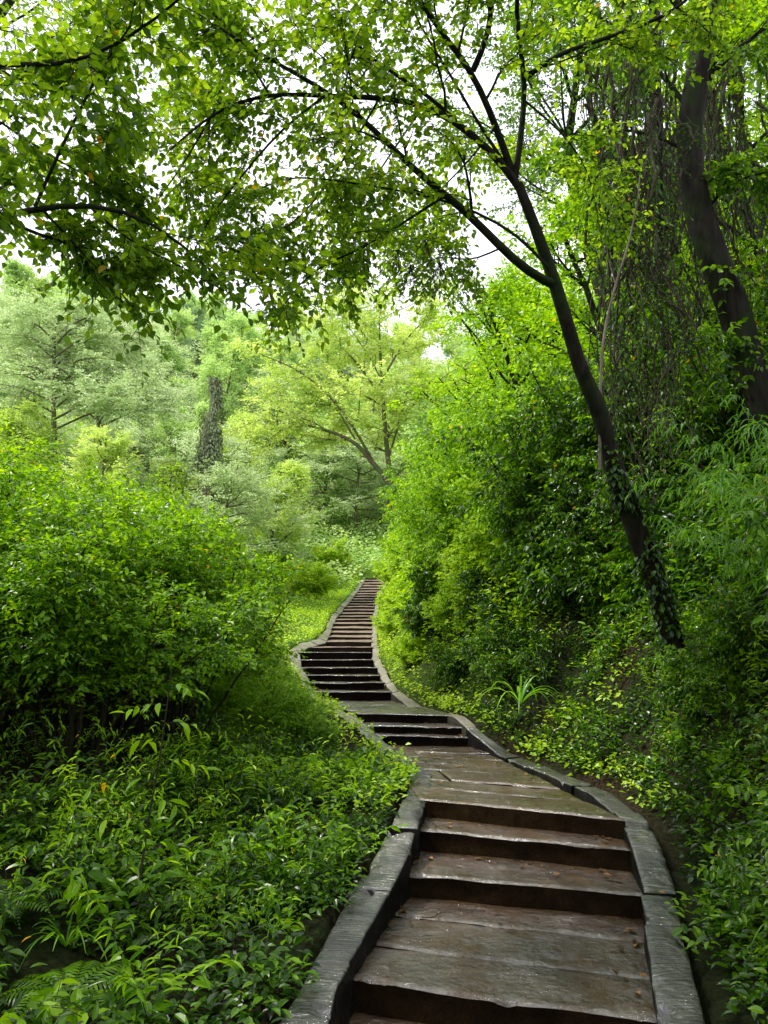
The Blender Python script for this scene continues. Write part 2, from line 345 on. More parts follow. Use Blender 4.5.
# ------------------------------------------------------------------ stones
def slab(b, FL, FR, BL, BR, thick=.26, nx=28, ny=10, amp=.005, seed=0, rnd=.016, wob=.012, cell=None):
    """worn block: bilinear top with rounded rim, uneven front face, sides"""
    nx, ny = max(3, nx), max(3, ny)
    u = np.linspace(0, 1, nx); v = np.linspace(0, 1, ny)
    wid = np.linalg.norm(FR - FL); dep = np.linalg.norm((BL + BR) / 2 - (FL + FR) / 2)
    # crowd samples towards the rim so it rounds off
    e = min(.3, .035 / max(dep, .05)); v = np.concatenate([[0, e * .3, e], np.linspace(e, 1 - e, ny)[1:-1], [1 - e, 1 - e*.3, 1]])
    e2 = min(.3, .03 / wid); u = np.concatenate([[0, e2 * .3, e2], np.linspace(e2, 1 - e2, nx)[1:-1], [1 - e2, 1 - e2*.3, 1]])
    U_, V_ = np.meshgrid(u, v)
    P = ((1-U_)*(1-V_))[..., None]*FL + (U_*(1-V_))[..., None]*FR + ((1-U_)*V_)[..., None]*BL + (U_*V_)[..., None]*BR
    ds = np.minimum(V_, 1 - V_) * dep; dx = np.minimum(U_, 1 - U_) * wid; d = np.minimum(ds, dx)
    P[..., 2] += (fbm(P[..., 0]*2.2, P[..., 1]*3.4, 0, seed, 4) * amp * 2.2 + np.maximum(0, fbm(P[..., 0]*9, P[..., 1]*9, 0, seed + 2, 3)) * amp * .9) - rnd * np.exp(-d / (rnd * .6))
    chip = np.maximum(0, fbm(P[..., 0]*7, P[..., 1]*5 + seed, 0, seed + 5) - .30) * .035 * np.exp(-ds / .03)
    P[..., 2] -= chip
    P[..., 1] += fbm(P[..., 0]*2.5, 7 + seed, 0, seed + 3) * wob * 1.6 * (1 - V_)
    rows, cols = U_.shape
    bulk = [P]
    k = 6
    F_ = np.zeros((k, cols, 3))
    for i in range(k):
        t = i / (k - 1)
        F_[i] = P[0]; F_[i, :, 2] = P[0, :, 2] * (1 - t) + (FL[2] - thick) * t
        F_[i, :, 1] += (.010 + fbm(P[0, :, 0]*6, t * 3, 0, seed + 8) * .014) * min(1, i)
    def grid(G, z0=0, flip=False):
        r, c = G.shape[:2]; I = np.arange(r * c).reshape(r, c)
        q = np.stack([I[:-1, :-1], I[:-1, 1:], I[1:, 1:], I[1:, :-1]], -1).reshape(-1, 4)
        if flip: q = q[:, ::-1]
        return q
    mossend = np.exp(-dx / .07)
    uv = np.stack([V_ * dep + seed * .37, U_ * wid, mossend], -1).reshape(-1, 3)
    b.add(P, grid(P), np.full((rows-1)*(cols-1), 4), uv=uv)
    uv2 = np.zeros((k, cols, 3)); uv2[..., 0] = (-np.linspace(0, thick, k)*.12)[:, None] + seed*.37 + u[None]*.25; uv2[..., 1] = u * wid; uv2[..., 2] = mossend[0]
    b.add(F_, grid(F_, flip=True), np.full((k-1)*(cols-1), 4), uv=uv2.reshape(-1, 3))
    for side in (0, -1):       # ends
        e_ = P[:, side]; lo = e_.copy(); lo[:, 2] = FL[2] - thick
        G = np.stack([e_, lo]); b.add(G, grid(G, flip=(side == -1)), np.full(len(e_) - 1, 4))
    bk = P[-1]; lo = bk.copy(); lo[:, 2] = FL[2] - thick
    G = np.stack([bk, lo]); b.add(G, grid(G), np.full(len(bk) - 1, 4))

CURB_DROP = .045
path = empty('stone_path', (0, 0, 0)); tag(path, kind='structure')
def widen(a, b, w):
    d = norm(b - a); return a - d * w, b + d * w
nR = len(RISE)
for k in range(nR):
    FL, FR = RISE[k]
    if k + 1 < nR: BL, BR = RISE[k + 1]
    else: BL, BR = FL + [0, .8, 0], FR + [0, .8, 0]
    FL, FR = widen(FL, FR, .05); BL, BR = widen(BL, BR, .05)
    BL, BR = BL.copy(), BR.copy()
    kk = k - NLOW; z = FL[2]
    upper = kk >= 14
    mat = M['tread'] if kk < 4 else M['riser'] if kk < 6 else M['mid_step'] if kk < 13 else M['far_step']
    if upper:   # shallow ramped stones: most of the rise is in the slope of the stone
        BL[2] -= .085; BR[2] -= .085
    else:
        BL[2] = BR[2] = z
    dep = np.linalg.norm((BL + BR - FL - FR) / 2)
    sdir = norm(((BL + BR) - (FL + FR)) / 2)
    if not upper or True: BL = BL + sdir * .03; BR = BR + sdir * .03
    # long landings are laid in several courses of slabs
    n = 1
    if kk == 0: cuts = [0, .34, .72, 1.0]
    elif kk == 3: cuts = [0, .16, .30, .46, .58, .72, .85, 1.0]
    elif kk == 6: cuts = [0, .2, .42, .6, .8, 1.0]
    else: cuts = [0, 1.0]
    for c in range(len(cuts) - 1):
        a, e = cuts[c], cuts[c + 1]; g = .008 / max(dep, .1)
        fL, fR = FL + (BL - FL) * (a + (g if c else 0)), FR + (BR - FR) * (a + (g if c else 0))
        bL, bR = FL + (BL - FL) * (e - (g if e < 1 else 0)), FR + (BR - FR) * (e - (g if e < 1 else 0))
        pieces = [(0, 1)]
        if len(cuts) > 2 and kk in (0, 3, 6) and c > 0 or (kk == 3 and c == 0):
            s = .30 + .4 * random.random(); pieces = [(0, s - .004), (s + .004, 1)] if c in (2, 5) and kk == 3 else [(0, 1)]
        for pi_, (s0, s1) in enumerate(pieces):
            b = MB(); tilt = (random.random() - .5) * .012 if len(cuts) > 2 and c else 0
            o_ = np.array([0, 0, tilt])
            skew = (random.random() - .5) * .10 * np.array([0, 1, 0]) if (len(cuts) > 2 and 0 < c) else 0
            A, B = fL + (fR - fL) * s0, fL + (fR - fL) * s1
            C_, D_ = bL + (bR - bL) * s0, bL + (bR - bL) * s1
            near = kk < 7
            slab(b, A + o_, B + o_, C_ + o_, D_ + o_, thick=.24 if not upper else .3, nx=(90 if near else 16), ny=(16 if near else 5), amp=.006 if kk < 4 else .008,
                 seed=k * 7 + c * 3 + pi_, rnd=.014 if near else .012, wob=.010)
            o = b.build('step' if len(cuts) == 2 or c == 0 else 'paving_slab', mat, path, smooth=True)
# curbs
def curb(C, mats, seed0, breaks):
    pts_i = [c[0] for c in C]; pts_o = [c[1] for c in C]
    # arc length resample
    mid = np.array([(a + b) / 2 for a, b in C]); s = np.concatenate([[0], np.cumsum(np.linalg.norm(np.diff(mid, axis=0), axis=1))])
    pi_, po = np.array(pts_i), np.array(pts_o); po = pi_ + (po - pi_) * .90
    def smooth_at(arr, q):
        # gently smoothed interpolation
        w = .05; r = 0
        for dq, ww in ((-w, .25), (0, .5), (w, .25)):
            r = r + ww * np.stack([np.interp(q + dq, s, arr[:, j]) for j in range(3)], -1)
        return r
    cutsS = [0]; rg = np.random.default_rng(seed0)
    while cutsS[-1] < s[-1] - .6:
        yy = np.interp(cutsS[-1], s, mid[:, 1])
        cutsS.append(min(s[-1], cutsS[-1] + (rg.uniform(.65, 1.25))))
    for br in breaks:   # joints the photo shows
        sb = np.interp(br, mid[:, 1], s); j = int(np.argmin([abs(c - sb) for c in cutsS])); cutsS[j] = sb
    for j in range(len(cutsS) - 1):
        a, e = cutsS[j] + .009, cutsS[j + 1] - .009
        if e - a < .15: continue
        yy = np.interp((a + e) / 2, s, mid[:, 1]); near = yy < 11
        n = int(max(5, (e - a) / (.035 if near else .15)))
        q = np.linspace(a, e, n); q = np.concatenate([[a, a + .006, a + .02], q[1:-1], [e - .02, e - .006, e]])
        I, O = smooth_at(pi_, q), smooth_at(po, q)
        m_ = 9 if near else 5
        cr = np.concatenate([[0, .02, .06], np.linspace(.06, .94, m_)[1:-1], [.94, .98, 1]])
        P = I[:, None] * (1 - cr)[None, :, None] + O[:, None] * cr[None, :, None]
        W = np.linalg.norm(O - I, axis=1)[:, None]
        dd = np.minimum(np.minimum(cr, 1 - cr)[None] * W, np.minimum(q - a, e - q)[:, None])
        P[..., 2] += fbm(P[..., 0]*5, P[..., 1]*5, 0, seed0 + j) * .010 - .010 * np.exp(-dd / .006) + (rg.random() - .5) * .026 - CURB_DROP
        P[..., 0] += (rg.random() - .5) * .034
        P[..., 2] -= np.maximum(0, fbm(P[..., 0]*7, P[..., 1]*7, 0, seed0 + j + 40) - .28) * .22 * np.exp(-dd / .05)
        wj = fbm(q * 3, j * 3.1, 0, seed0) * .005
        P[:, 0, 0] += wj; P[:, 1, 0] += wj; P[:, -1, 0] += wj * 1.5
        lo_i = P[:, 0].copy(); lo_i[:, 2] -= .34; lo_o = P[:, -1].copy(); lo_o[:, 2] -= .34
        mi = P[:, 0].copy(); mi[:, 2] -= .10; mi[:, 0] += fbm(q * 6, 1, 0, seed0 + j) * .01
        G = np.concatenate([lo_i[:, None], mi[:, None], P, lo_o[:, None]], 1)
        r, c = G.shape[:2]; Ix = np.arange(r * c).reshape(r, c)
        qd = np.stack([Ix[:-1, :-1], Ix[1:, :-1], Ix[1:, 1:], Ix[:-1, 1:]], -1).reshape(-1, 4)
        if seed0 > 50: qd = qd[:, ::-1]
        uv = np.zeros((r, c, 3)); uv[..., 0] = q[:, None]; uv[..., 1] = np.linspace(0, .3, c)[None]; uv[:, -2:, 2] = .5
        b = MB(); b.add(G, qd, np.full(len(qd), 4), uv=uv.reshape(-1, 3))
        for rowi, fl in ((0, False), (-1, True)):
            L_ = np.arange(c) if not fl else np.arange(c)[::-1]
            b.add(G[rowi], L_, [c])
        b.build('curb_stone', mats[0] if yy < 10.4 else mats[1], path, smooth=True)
curb(CL, (M['curb'], M['far_curb']), 11, [3.6, 5.2, 7.66])
curb(CR, (M['curb'], M['far_curb']), 61, [4.62])

# ------------------------------------------------------------------ leaves and wood
LT = np.array([[0, 0, 0], [.33, 0, 0], [.68, 0, -.03], [1, 0, -.15], [.20, .40, .07], [.50, .50, .08], [.80, .24, -.02], [.20, -.40, .07], [.50, -.50, .08], [.80, -.24, -.02]])
LF = [[0, 1, 4], [1, 2, 5, 4], [2, 3, 6, 5], [0, 7, 1], [1, 7, 8, 2], [2, 8, 9, 3]]
DT = np.array([[0, 0, 0], [.45, .5, .08], [1, 0, -.12], [.45, -.5, .08]]); DF = [[0, 2, 1], [0, 3, 2]]
# long blade
BT = np.array([[0, 0, 0], [.3, 0, .05], [.65, 0, 0], [1, 0, -.22], [.12, .42, .02], [.4, .5, .06], [.75, .3, -.06], [.12, -.42, .02], [.4, -.5, .06], [.75, -.3, -.06]])
def leaves(b, P, A, Nn, L, W, tint, tmpl='L'):
    T, Fc = dict(L=(LT, LF), D=(DT, DF), B=(BT, LF))[tmpl]
    P = np.asarray(P); n = len(P)
    if n == 0: return
    A = norm(A); Sd = norm(np.cross(Nn, A)); Nn = np.cross(A, Sd)
    L = np.broadcast_to(L, (n,))[:, None, None]; W = np.broadcast_to(W, (n,))[:, None, None]
    V = P[:, None] + A[:, None] * T[None, :, 0:1] * L + Sd[:, None] * T[None, :, 1:2] * W + Nn[:, None] * T[None, :, 2:3] * L
    fl = np.concatenate([np.array(f) for f in Fc]); ft = np.array([len(f) for f in Fc]); m = len(T)
    loops = (np.arange(n)[:, None] * m + fl[None]).ravel()
    b.add(V, loops, np.tile(ft, n), np.repeat(np.broadcast_to(tint, (n,)), m) if n * m > 1 else tint)
def tube(b, pts, rad, k=6, tint=.5):
    pts = np.asarray(pts, float); n = len(pts); rad = np.broadcast_to(rad, (n,))
    T = norm(np.gradient(pts, axis=0)); ref = np.array([.31, .17, .93]) if abs(T[0][2]) < .8 else np.array([.9, .3, .1])
    A = norm(np.cross(T, ref)); B = np.cross(T, A)
    th = np.linspace(0, 2*pi, k, endpoint=False)
    rv = np.repeat(rad[:, None], k, 1)
    if k >= 8: rv = rv * (1 + .16 * vnoise(pts[:, 2:3] * 3, np.cos(th)[None] * 1.6, np.sin(th)[None] * 1.6, 17) + .10 * vnoise(pts[:, 2:3] * 9, np.cos(th)[None] * 3, np.sin(th)[None] * 3, 18))
    V = pts[:, None] + (A[:, None] * np.cos(th)[None, :, None] + B[:, None] * np.sin(th)[None, :, None]) * rv[:, :, None]
    I = np.arange(n * k).reshape(n, k); J = np.roll(I, -1, 1)
    q = np.stack([I[:-1], J[:-1], J[1:], I[1:]], -1).reshape(-1, 4)
    b.add(V, q, np.full(len(q), 4), tint)
def twigs(b, P0, P1, P2, r0, r2):
    """many three-node twigs at once, triangular section"""
    n = len(P0)
    if n == 0: return
    P = np.stack([P0, P1, P2], 1); d = norm(P2 - P0); A = norm(np.cross(d, [.2, .3, .93])); B = np.cross(d, A)
    r = np.stack([np.broadcast_to(r0, n), (np.broadcast_to(r0, n) + r2) / 2, np.broadcast_to(r2, n)], 1)
    th = np.array([0, 2.094, 4.189])
    O = A[:, None, None] * np.cos(th)[None, None, :, None] + B[:, None, None] * np.sin(th)[None, None, :, None]
    V = P[:, :, None] + O * r[:, :, None, None]
    I = np.arange(9).reshape(3, 3); J = np.roll(I, -1, 1)
    q = np.stack([I[:-1], J[:-1], J[1:], I[1:]], -1).reshape(-1)
    loops = (np.arange(n)[:, None] * 9 + q[None]).ravel()
    b.add(V, loops, np.full(n * 6, 4))
def spray(wood, leaf, P, D, L, nl, ll, lw, rng, droop=.15, flat=.6, tint=(.5, .2), tmpl='L', rw=.003, opposite=False):
    """leafy twigs: P starts, D directions, L lengths; nl leaves along each, alternate"""
    n = len(P)
    if n == 0: return
    D = norm(D); L = np.broadcast_to(L, (n,))
    dr = np.array([0, 0, -1.0]) * droop
    def pos(t): return P + D * (L * t)[:, None] + dr * (L * t * t)[:, None]
    if wood is not None: twigs(wood, P, pos(.5), pos(1.0), rw, rw * .35)
    side = norm(np.cross(D, [0, 0, 1.0]) + rng.normal(0, .15, (n, 3)))
    base_t = np.clip(tint[0] + rng.normal(0, tint[1] * .6, n), 0, 1)
    for j in range(nl):
        t = .15 + .85 * (j + .5 * rng.random()) / max(1, nl - 1) if nl > 1 else 1.0
        t = min(t, 1.0)
        for sg in ((1, -1) if opposite and j < nl - 1 else ((1 if j % 2 else -1),)):
            tip = j == nl - 1
            ax = D * (.5 if not tip else 1.3) + side * sg * (1.0 if not tip else .1) + rng.normal(0, .28, (n, 3)) + dr * (1.2 + rng.random((n, 1)))
            up = np.stack([rng.normal(0, .45, n), rng.normal(0, .45, n), np.full(n, 1.0)], 1) * np.array([1, 1, 1.0]) + rng.normal(0, 1 - flat, (n, 3)) * .6
            s = (1 - .35 * (t - .3) ** 2) * rng.uniform(.62, 1.12, n)
            leaves(leaf, pos(t) + rng.normal(0, .004, (n, 3)), ax, up, ll * s, lw * s * rng.uniform(.85, 1.1, n),
                   np.where(rng.random(n) < .003, 2.0, np.clip(base_t + rng.normal(0, tint[1], n), 0, 1)), tmpl)
def rot(v, ax, a):
    ax = norm(ax); return v * cos(a) + np.cross(ax, v) * sin(a) + ax * np.dot(ax, v) * (1 - cos(a))
def limb(p, d, L, r, rng, n=7, wig=.12, up=0.0):
    pts = [np.array(p, float)]; d = norm(np.array(d, float))
    for i in range(n):
        d = norm(d + rng.normal(0, wig, 3) + np.array([0, 0, up / n])); pts.append(pts[-1] + d * L / n)
    return np.array(pts), np.linspace(r, r * .3, n + 1)
def resample(pts, n):
    pts = np.asarray(pts, float); s = np.concatenate([[0], np.cumsum(np.linalg.norm(np.diff(pts, axis=0), axis=1))])
    q = np.linspace(0, s[-1], n); P = np.stack([np.interp(q, s, pts[:, j]) for j in range(3)], -1)
    for _ in range(2): P[1:-1] = .25 * P[:-2] + .5 * P[1:-1] + .25 * P[2:]
    return P
def subdivide(pts, rad, rng, levels, out, kids=6, frac=.45, start=.25, flatz=.55, up=0., ang=(35, 65), minL=.2):
    """recursive side branches; out collects (pts, rad, level)"""
    L = np.sum(np.linalg.norm(np.diff(pts, axis=0), axis=1))
    if levels == 0 or L < minL: return
    for i in range(kids):
        t = start + (1 - start) * (i + rng.random()) / kids
        k = min(len(pts) - 2, int(t * (len(pts) - 1))); f = t * (len(pts) - 1) - k
        p = pts[k] * (1 - f) + pts[k + 1] * f if f <= 1 else pts[-1]
        tg = norm(pts[k + 1] - pts[k]); a = radians(rng.uniform(*ang))
        ax = norm(np.cross(tg, rng.normal(0, 1, 3)) + 1e-4)
        d = rot(tg, ax, a); d[2] = d[2] * flatz + up; d = norm(d)
        l = L * frac * rng.uniform(.6, 1.15) * (1.15 - .5 * t); r = max(.0025, (rad[k] * .55))
        q, rr = limb(p, d, l, r, rng, 6, .14)
        out.append((q, rr, levels)); subdivide(q, rr, rng, levels - 1, out, max(3, kids - 1), frac, .15, flatz, up, ang, minL)
def leaf_out(wood, leaf, branches, rng, spacing=.10, L=(.18, .32), nl=6, ll=.085, lw=.045, maxr=.02, flatz=.5, tmpl='L', tint=(.5, .18), droop=.2, keep=1.0, opposite=False):
    P, D = [], []
    for q, rr, lv in branches:
        seg = np.linalg.norm(np.diff(q, axis=0), axis=1); tot = seg.sum(); m = int(tot / spacing) + 1
        for i in range(m):
            t = (i + rng.random()) / m * (len(q) - 1); k = min(int(t), len(q) - 2)
            if rr[k] > maxr or rng.random() > keep: continue
            p = q[k] + (q[k + 1] - q[k]) * (t - k); tg = norm(q[k + 1] - q[k])
            d = norm(tg + rng.normal(0, .9, 3) * np.array([1, 1, flatz])); P.append(p); D.append(d)
        P.append(q[-1]); D.append(norm(q[-1] - q[-2]))
    P, D = np.array(P), np.array(D)
    spray(wood, leaf, P, D, rng.uniform(L[0], L[1], len(P)), nl, ll, lw, rng, droop, .6, tint, tmpl, opposite=opposite)
    return len(P)

# ------------------------------------------------------------------ plant prototypes
def hide_master(): pass
def make_shrub(name, seed, H=2.0, R=1.0, stems=16, mat='shrub', ll=.09, lw=.042, dens=1.0, tint=(.5, .2), lvl=2, droop=.25, tmpl='L', nl=6, lean=(0, 0), skirt=.22, hmin=.6):
    rng = np.random.default_rng(seed); root = empty(name)
    w, l = MB(), MB(); br = []
    for i in range(stems):
        a = rng.uniform(0, 2*pi); r0 = rng.uniform(0, .25) * R
        out = rng.uniform(.1, 1.0)
        d = np.array([cos(a) * out * R / H * 1.1 + lean[0], sin(a) * out * R / H * 1.1 + lean[1], 1.0])
        h = H * rng.uniform(hmin, 1.05) * (1.05 - .25 * out)
        q, rr = limb((cos(a) * r0, sin(a) * r0, -.05), d, h, .012 * H / 2 + .004, rng, 9, .09, up=-.25 * out)
        tube(w, q, rr, 5); br.append((q[3:], rr[3:], 3))
        o = []; subdivide(q, rr, rng, lvl, o, 6, .38, skirt, .6, .15, (30, 70), .12)
        for x in o: tube(w, x[0], x[1] * .8, 3)
        br += o
    leaf_out(w, l, br, rng, spacing=.13 / dens, L=(.14, .3), nl=nl, ll=ll, lw=lw, tint=tint, droop=droop, tmpl=tmpl)
    w.build('stem', M['twig'], root); l.build('foliage', M[mat], root)
    return root
def make_herb(name, seed, H=.45, n=7, mat='herb', ll=.085, lw=.035, nl=7, tint=(.5, .2), tmpl='L'):
    rng = np.random.default_rng(seed); root = empty(name); w, l = MB(), MB()
    a = rng.uniform(0, 2*pi, n); o = rng.uniform(.1, .9, n)
    D = np.stack([np.cos(a) * o, np.sin(a) * o, np.ones(n)], 1); P = np.stack([np.cos(a) * .05 * o, np.sin(a) * .05 * o, np.full(n, -.03)], 1)
    Ls = H * rng.uniform(.6, 1.15, n)
    spray(w, l, P, D, Ls, nl, ll, lw, rng, .35, .7, tint, tmpl, rw=.0035, opposite=True)
    k = n * 2; i = rng.integers(0, n, k); t = rng.uniform(.3, .8, k)
    P2 = P[i] + norm(D[i]) * (Ls[i] * t)[:, None]; D2 = norm(D[i]) * .6 + np.stack([rng.normal(0, 1, k), rng.normal(0, 1, k), rng.normal(.2, .3, k)], 1)
    spray(w, l, P2, D2, H * rng.uniform(.25, .45, k), 4, ll * .85, lw * .85, rng, .35, .7, tint, tmpl, rw=.002)
    w.build('stem', M['twig'], root); l.build('foliage', M[mat], root); return root
def make_fern(name, seed, n=9, L=.6):
    rng = np.random.default_rng(seed); root = empty(name)
    for i in range(n):
        w = l = MB()
        a = 2*pi*i/n + rng.uniform(-.3, .3); le = L * rng.uniform(.7, 1.1); m = 22
        t = np.linspace(0, 1, m); d = np.array([cos(a), sin(a), 0])
        q = d[None] * (le * t)[:, None] + np.array([0, 0, 1.])[None] * (le * (.75 * t - .75 * t * t * rng.uniform(.9, 1.2)))[:, None]
        tube(w, q, np.linspace(.004, .001, m), 3)
        side = np.array([-sin(a), cos(a), 0]); tg = norm(np.gradient(q, axis=0)); nn = norm(np.cross(tg, side)); nn = nn * np.sign(nn[:, 2:3] + 1e-6)
        wl = .15 * le / .6 * np.sin(np.clip(t * 1.0 + .12, 0, 1) * pi) ** .8 + .008
        for sg in (1, -1):
            ax = side * sg + tg * .45; tt = np.clip(.62 + rng.normal(0, .1, m), 0, 1)
            leaves(l, q[2:], ax[2:] + np.array([0, 0, -.1]), nn[2:] + rng.normal(0, .1, (m - 2, 3)), wl[2:], .022 * le / .6, tt[2:], 'B')
        l.build('frond', M['herb'], root)
    return root
def make_tuft(name, seed, n=14, L=.6, W=.03, mat='bamboo', arch=.9, spread=1.0, tint=(.5, .15)):
    """arching strap leaves from one base"""
    rng = np.random.default_rng(seed); root = empty(name); l = MB()
    for i in range(n):
        a = rng.uniform(0, 2*pi); le = L * rng.uniform(.6, 1.1); m = 9; t = np.linspace(0, 1, m); sp = rng.uniform(.35, 1) * spread
        d = np.array([cos(a), sin(a), 0])
        q = d * (le * t * sp)[:, None] + np.array([0, 0, 1.]) * (le * (1.0 * t - arch * sp * t ** 2.2))[:, None]
        tg = norm(np.gradient(q, axis=0)); sd = np.array([-sin(a), cos(a), 0]); w_ = W * np.sin(np.clip(t * .9 + .1, 0, 1) * pi) ** .7 * .5 + .001
        nn = np.cross(tg, sd); G = np.stack([q - sd * w_[:, None] + nn * w_[:, None] * .3, q, q + sd * w_[:, None] + nn * w_[:, None] * .3], 1)
        I = np.arange(m * 3).reshape(m, 3); qd = np.stack([I[:-1, :-1], I[:-1, 1:], I[1:, 1:], I[1:, :-1]], -1).reshape(-1, 4)
        l.add(G, qd, np.full(len(qd), 4), np.full(m * 3, float(np.clip(rng.normal(*tint), 0, 1))))
    l.build('blade_tuft', M[mat], root); return root
def make_bamboo(name, seed, H=3.2, lean=(-.5, -.1)):
    rng = np.random.default_rng(seed); root = empty(name); w, l = MB(), MB(); br = []
    for i in range(7):
        d = np.array([lean[0] + rng.normal(0, .18), lean[1] + rng.normal(0, .18), 1]); q, rr = limb((rng.normal(0, .1), rng.normal(0, .1), 0), d, H * rng.uniform(.7, 1.05), .009, rng, 12, .04, up=-.9)
        tube(w, q, rr, 5); P = []; D = []
        for k in range(3, 13):
            for j in range(3):
                P.append(q[k]); D.append(norm(q[k] - q[k-1]) * .4 + np.array([rng.normal(-.3, .7), rng.normal(0, .7), rng.normal(0, .3)]))
        P, D = np.array(P), np.array(D)
        spray(w, l, P, D, rng.uniform(.2, .4, len(P)), 6, .21, .026, rng, .55, .7, (.55, .18), 'B', rw=.002)
    w.build('culm', M['bamboo'], root); l.build('foliage', M['bamboo'], root); return root
def make_tree(name, seed, H=9, R=3.5, trunk_r=.14, mat='far_mid', bark='bark_far', leafs=.16, clear=.3, kids=14, tier=False, lvl=2, sp=.34, tmpl='D', nl=6, tint=(.5, .2), skeleton=None, lw=.5, L=(.35, .7), low=.2, extra=None, flatz=.45, maxr=.05, droop=.1, kidr=.5, sub=(5, .42)):
    rng = np.random.default_rng(seed); root = empty(name); w, l = MB(), MB(); br = []
    if skeleton is None:
        q, rr = limb((0, 0, -.3), (rng.normal(0, .07), rng.normal(0, .07), 1), H * .93, trunk_r, rng, 12, .06); sk = [(q, rr)]
        for i in range(kids):
            t = clear + (1 - clear) * (i + rng.random()) / kids; k = min(11, int(t * 12)); a = rng.uniform(0, 2*pi)
            prof = sin(pi * min(1, .18 + (t - clear) / (1 - clear) * .80)) ** .6
            le = R * prof * rng.uniform(.75, 1.15) * (.75 if not tier else 1)
            d = np.array([cos(a), sin(a), (.15 if tier else .55 + .5 * t)]); sk.append(limb(q[k], d, le, rr[k] * kidr + .008, rng, 8, .10, up=.1 if tier else .3))
    else: sk = skeleton
    for i, (q, rr) in enumerate(sk):
        tube(w, q, rr, 8 if i == 0 else 5)
        if i > 0 or skeleton is not None:
            o = []; subdivide(q, rr, rng, lvl, o, sub[0], sub[1], low if i else .55, flatz if not tier else .15, .1 if not tier else 0, (35, 70), .2)
            for x in o: tube(w, x[0], x[1], 3)
            br += o; br.append((q[int(len(q) * .4):], rr[int(len(q) * .4):], 1))
    if skeleton is None: br.append((q_top := sk[0][0][8:], sk[0][1][8:], 1))
    leaf_out(w, l, br, rng, spacing=sp, L=L, nl=nl, ll=leafs, lw=leafs * lw, tint=tint, droop=droop, tmpl=tmpl, flatz=.2 if tier else .5, maxr=maxr)
    w.build('trunk', M[bark], root, smooth=True); l.build('crown', M[mat], root); return root

def place(o, x, y, z=None, s=1.0, rz=None, sz=None, tilt=(0, 0)):
    o.location = (x, y, (float(ground(x, y)) if z is None else z)); o.scale = (s, s, sz or s)
    o.rotation_euler = (tilt[0], tilt[1], random.uniform(0, 6.28) if rz is None else rz); return o
class Kind:
    """first use moves the prototype itself, later uses copy it"""
    def __init__(s, protos): s.p = protos; s.used = set()
    def get(s, i=None):
        i = random.randrange(len(s.p)) if i is None else i % len(s.p)
        if i not in s.used: s.used.add(i); return s.p[i]
        c = copy_tree(s.p[i])
        for k in ('label', 'group', 'category'):
            if k in c: del c[k]
        return c
def flank(y, u):   # x at distance u outside the curb (u<0 left, u>0 right)
    return float(np.interp(y, yL, xL)) + u if u < 0 else float(np.interp(y, yR, xR)) + u
#PART2
# ================================================================== planting
rs = np.random.default_rng(21)
# ---- low growth nobody could count
LB = [(-2.25, 8.4, .98), (-2.55, 6.7, .85), (-3.4, 6.3, .92), (-3.9, 8.2, 1.08), (-5.2, 7.6, 1.1), (-3.2, 9.8, 1.12), (-4.8, 10.4, 1.25), (-6.6, 9.6, 1.25), (-4.2, 12.4, 1.2), (-6.2, 12.6, 1.35), (-3.1, 7.5, .98), (-4.4, 6.0, .95), (-5.9, 6.4, 1.05)]
def under_bush(X, Y):
    m = np.zeros(len(np.atleast_1d(X)), bool)
    for x, y, q in LB: m |= ((X - x) ** 2 + (Y - y) ** 2) < (.95 * q) ** 2
    return m
def cover(name, mat, X, Y, k, R, H, ll, lw, tmpl, seed, label, kind='stuff', tint=(.5, .2), zoff=0.0):
    r = np.random.default_rng(seed); Z = ground(X, Y) + zoff; n = len(X); b = MB()
    ct = np.clip(tint[0] + r.normal(0, tint[1], n) + .25 * vnoise(X * .8, Y * .8, 0, seed), 0, 1)
    for j in range(k):
        a = r.uniform(0, 2*pi, n); q = np.sqrt(r.random(n)); hh = r.random(n)
        P = np.stack([X + np.cos(a) * q * R, Y + np.sin(a) * q * R, Z + hh * H * (1.1 - .6 * q)], 1)
        A = np.stack([np.cos(a), np.sin(a), r.normal(.1, .45, n)], 1); U_ = np.stack([r.normal(0, .4, n), r.normal(0, .4, n), np.ones(n)], 1)
        s = r.uniform(.6, 1.2, n)
        leaves(b, P, A, U_, ll * s, lw * s, np.clip(ct + r.normal(0, .12, n) + (hh - .5) * .3, 0, 1), tmpl)
    o = b.build(name, M[mat]); tag(o, label, 'ground cover' if 'cover' in name else 'undergrowth', kind=kind); return o
def outside(X, Y, a=.05, b=.05):
    return (X < np.interp(Y, yL, xL) - a) | (X > np.interp(Y, yR, xR) + b) | (Y > 43.8)
def frust(n, y0, y1, seed, powr=1.0, margin=1.15, lo=None):
    r = np.random.default_rng(seed); Y = y0 + (y1 - y0) * r.random(n) ** powr; X = (r.random(n) * 2 - 1) * (Y * .5 * margin + .6)
    return X, Y
X, Y = frust(9500, 1.8, 9.5, 1); k = outside(X, Y, .06, .12) & (X < 1.2) & ~under_bush(X, Y) & (vnoise(X * 1.7, Y * 1.7, 0, 44) > -.28) & ((X + 1.48) ** 2 + (Y - 4.0) ** 2 > .12) & ((X + 2.05) ** 2 + (Y - 4.5) ** 2 > .10); X, Y = X[k], Y[k]
cover('ground_cover', 'herb', X, Y, 7, .10, .22, .066, .034, 'L', 5, 'dark glossy low leafy growth carpeting the ground left of the near steps', tint=(.28, .16))
X, Y = frust(9500, 1.8, 14, 2); X = np.where(X < np.interp(Y, yR, xR), np.interp(Y, yR, xR) + rs.random(len(X)) ** 1.3 * 3.2, X); k = outside(X, Y, .1, .16); X, Y = X[k], Y[k]
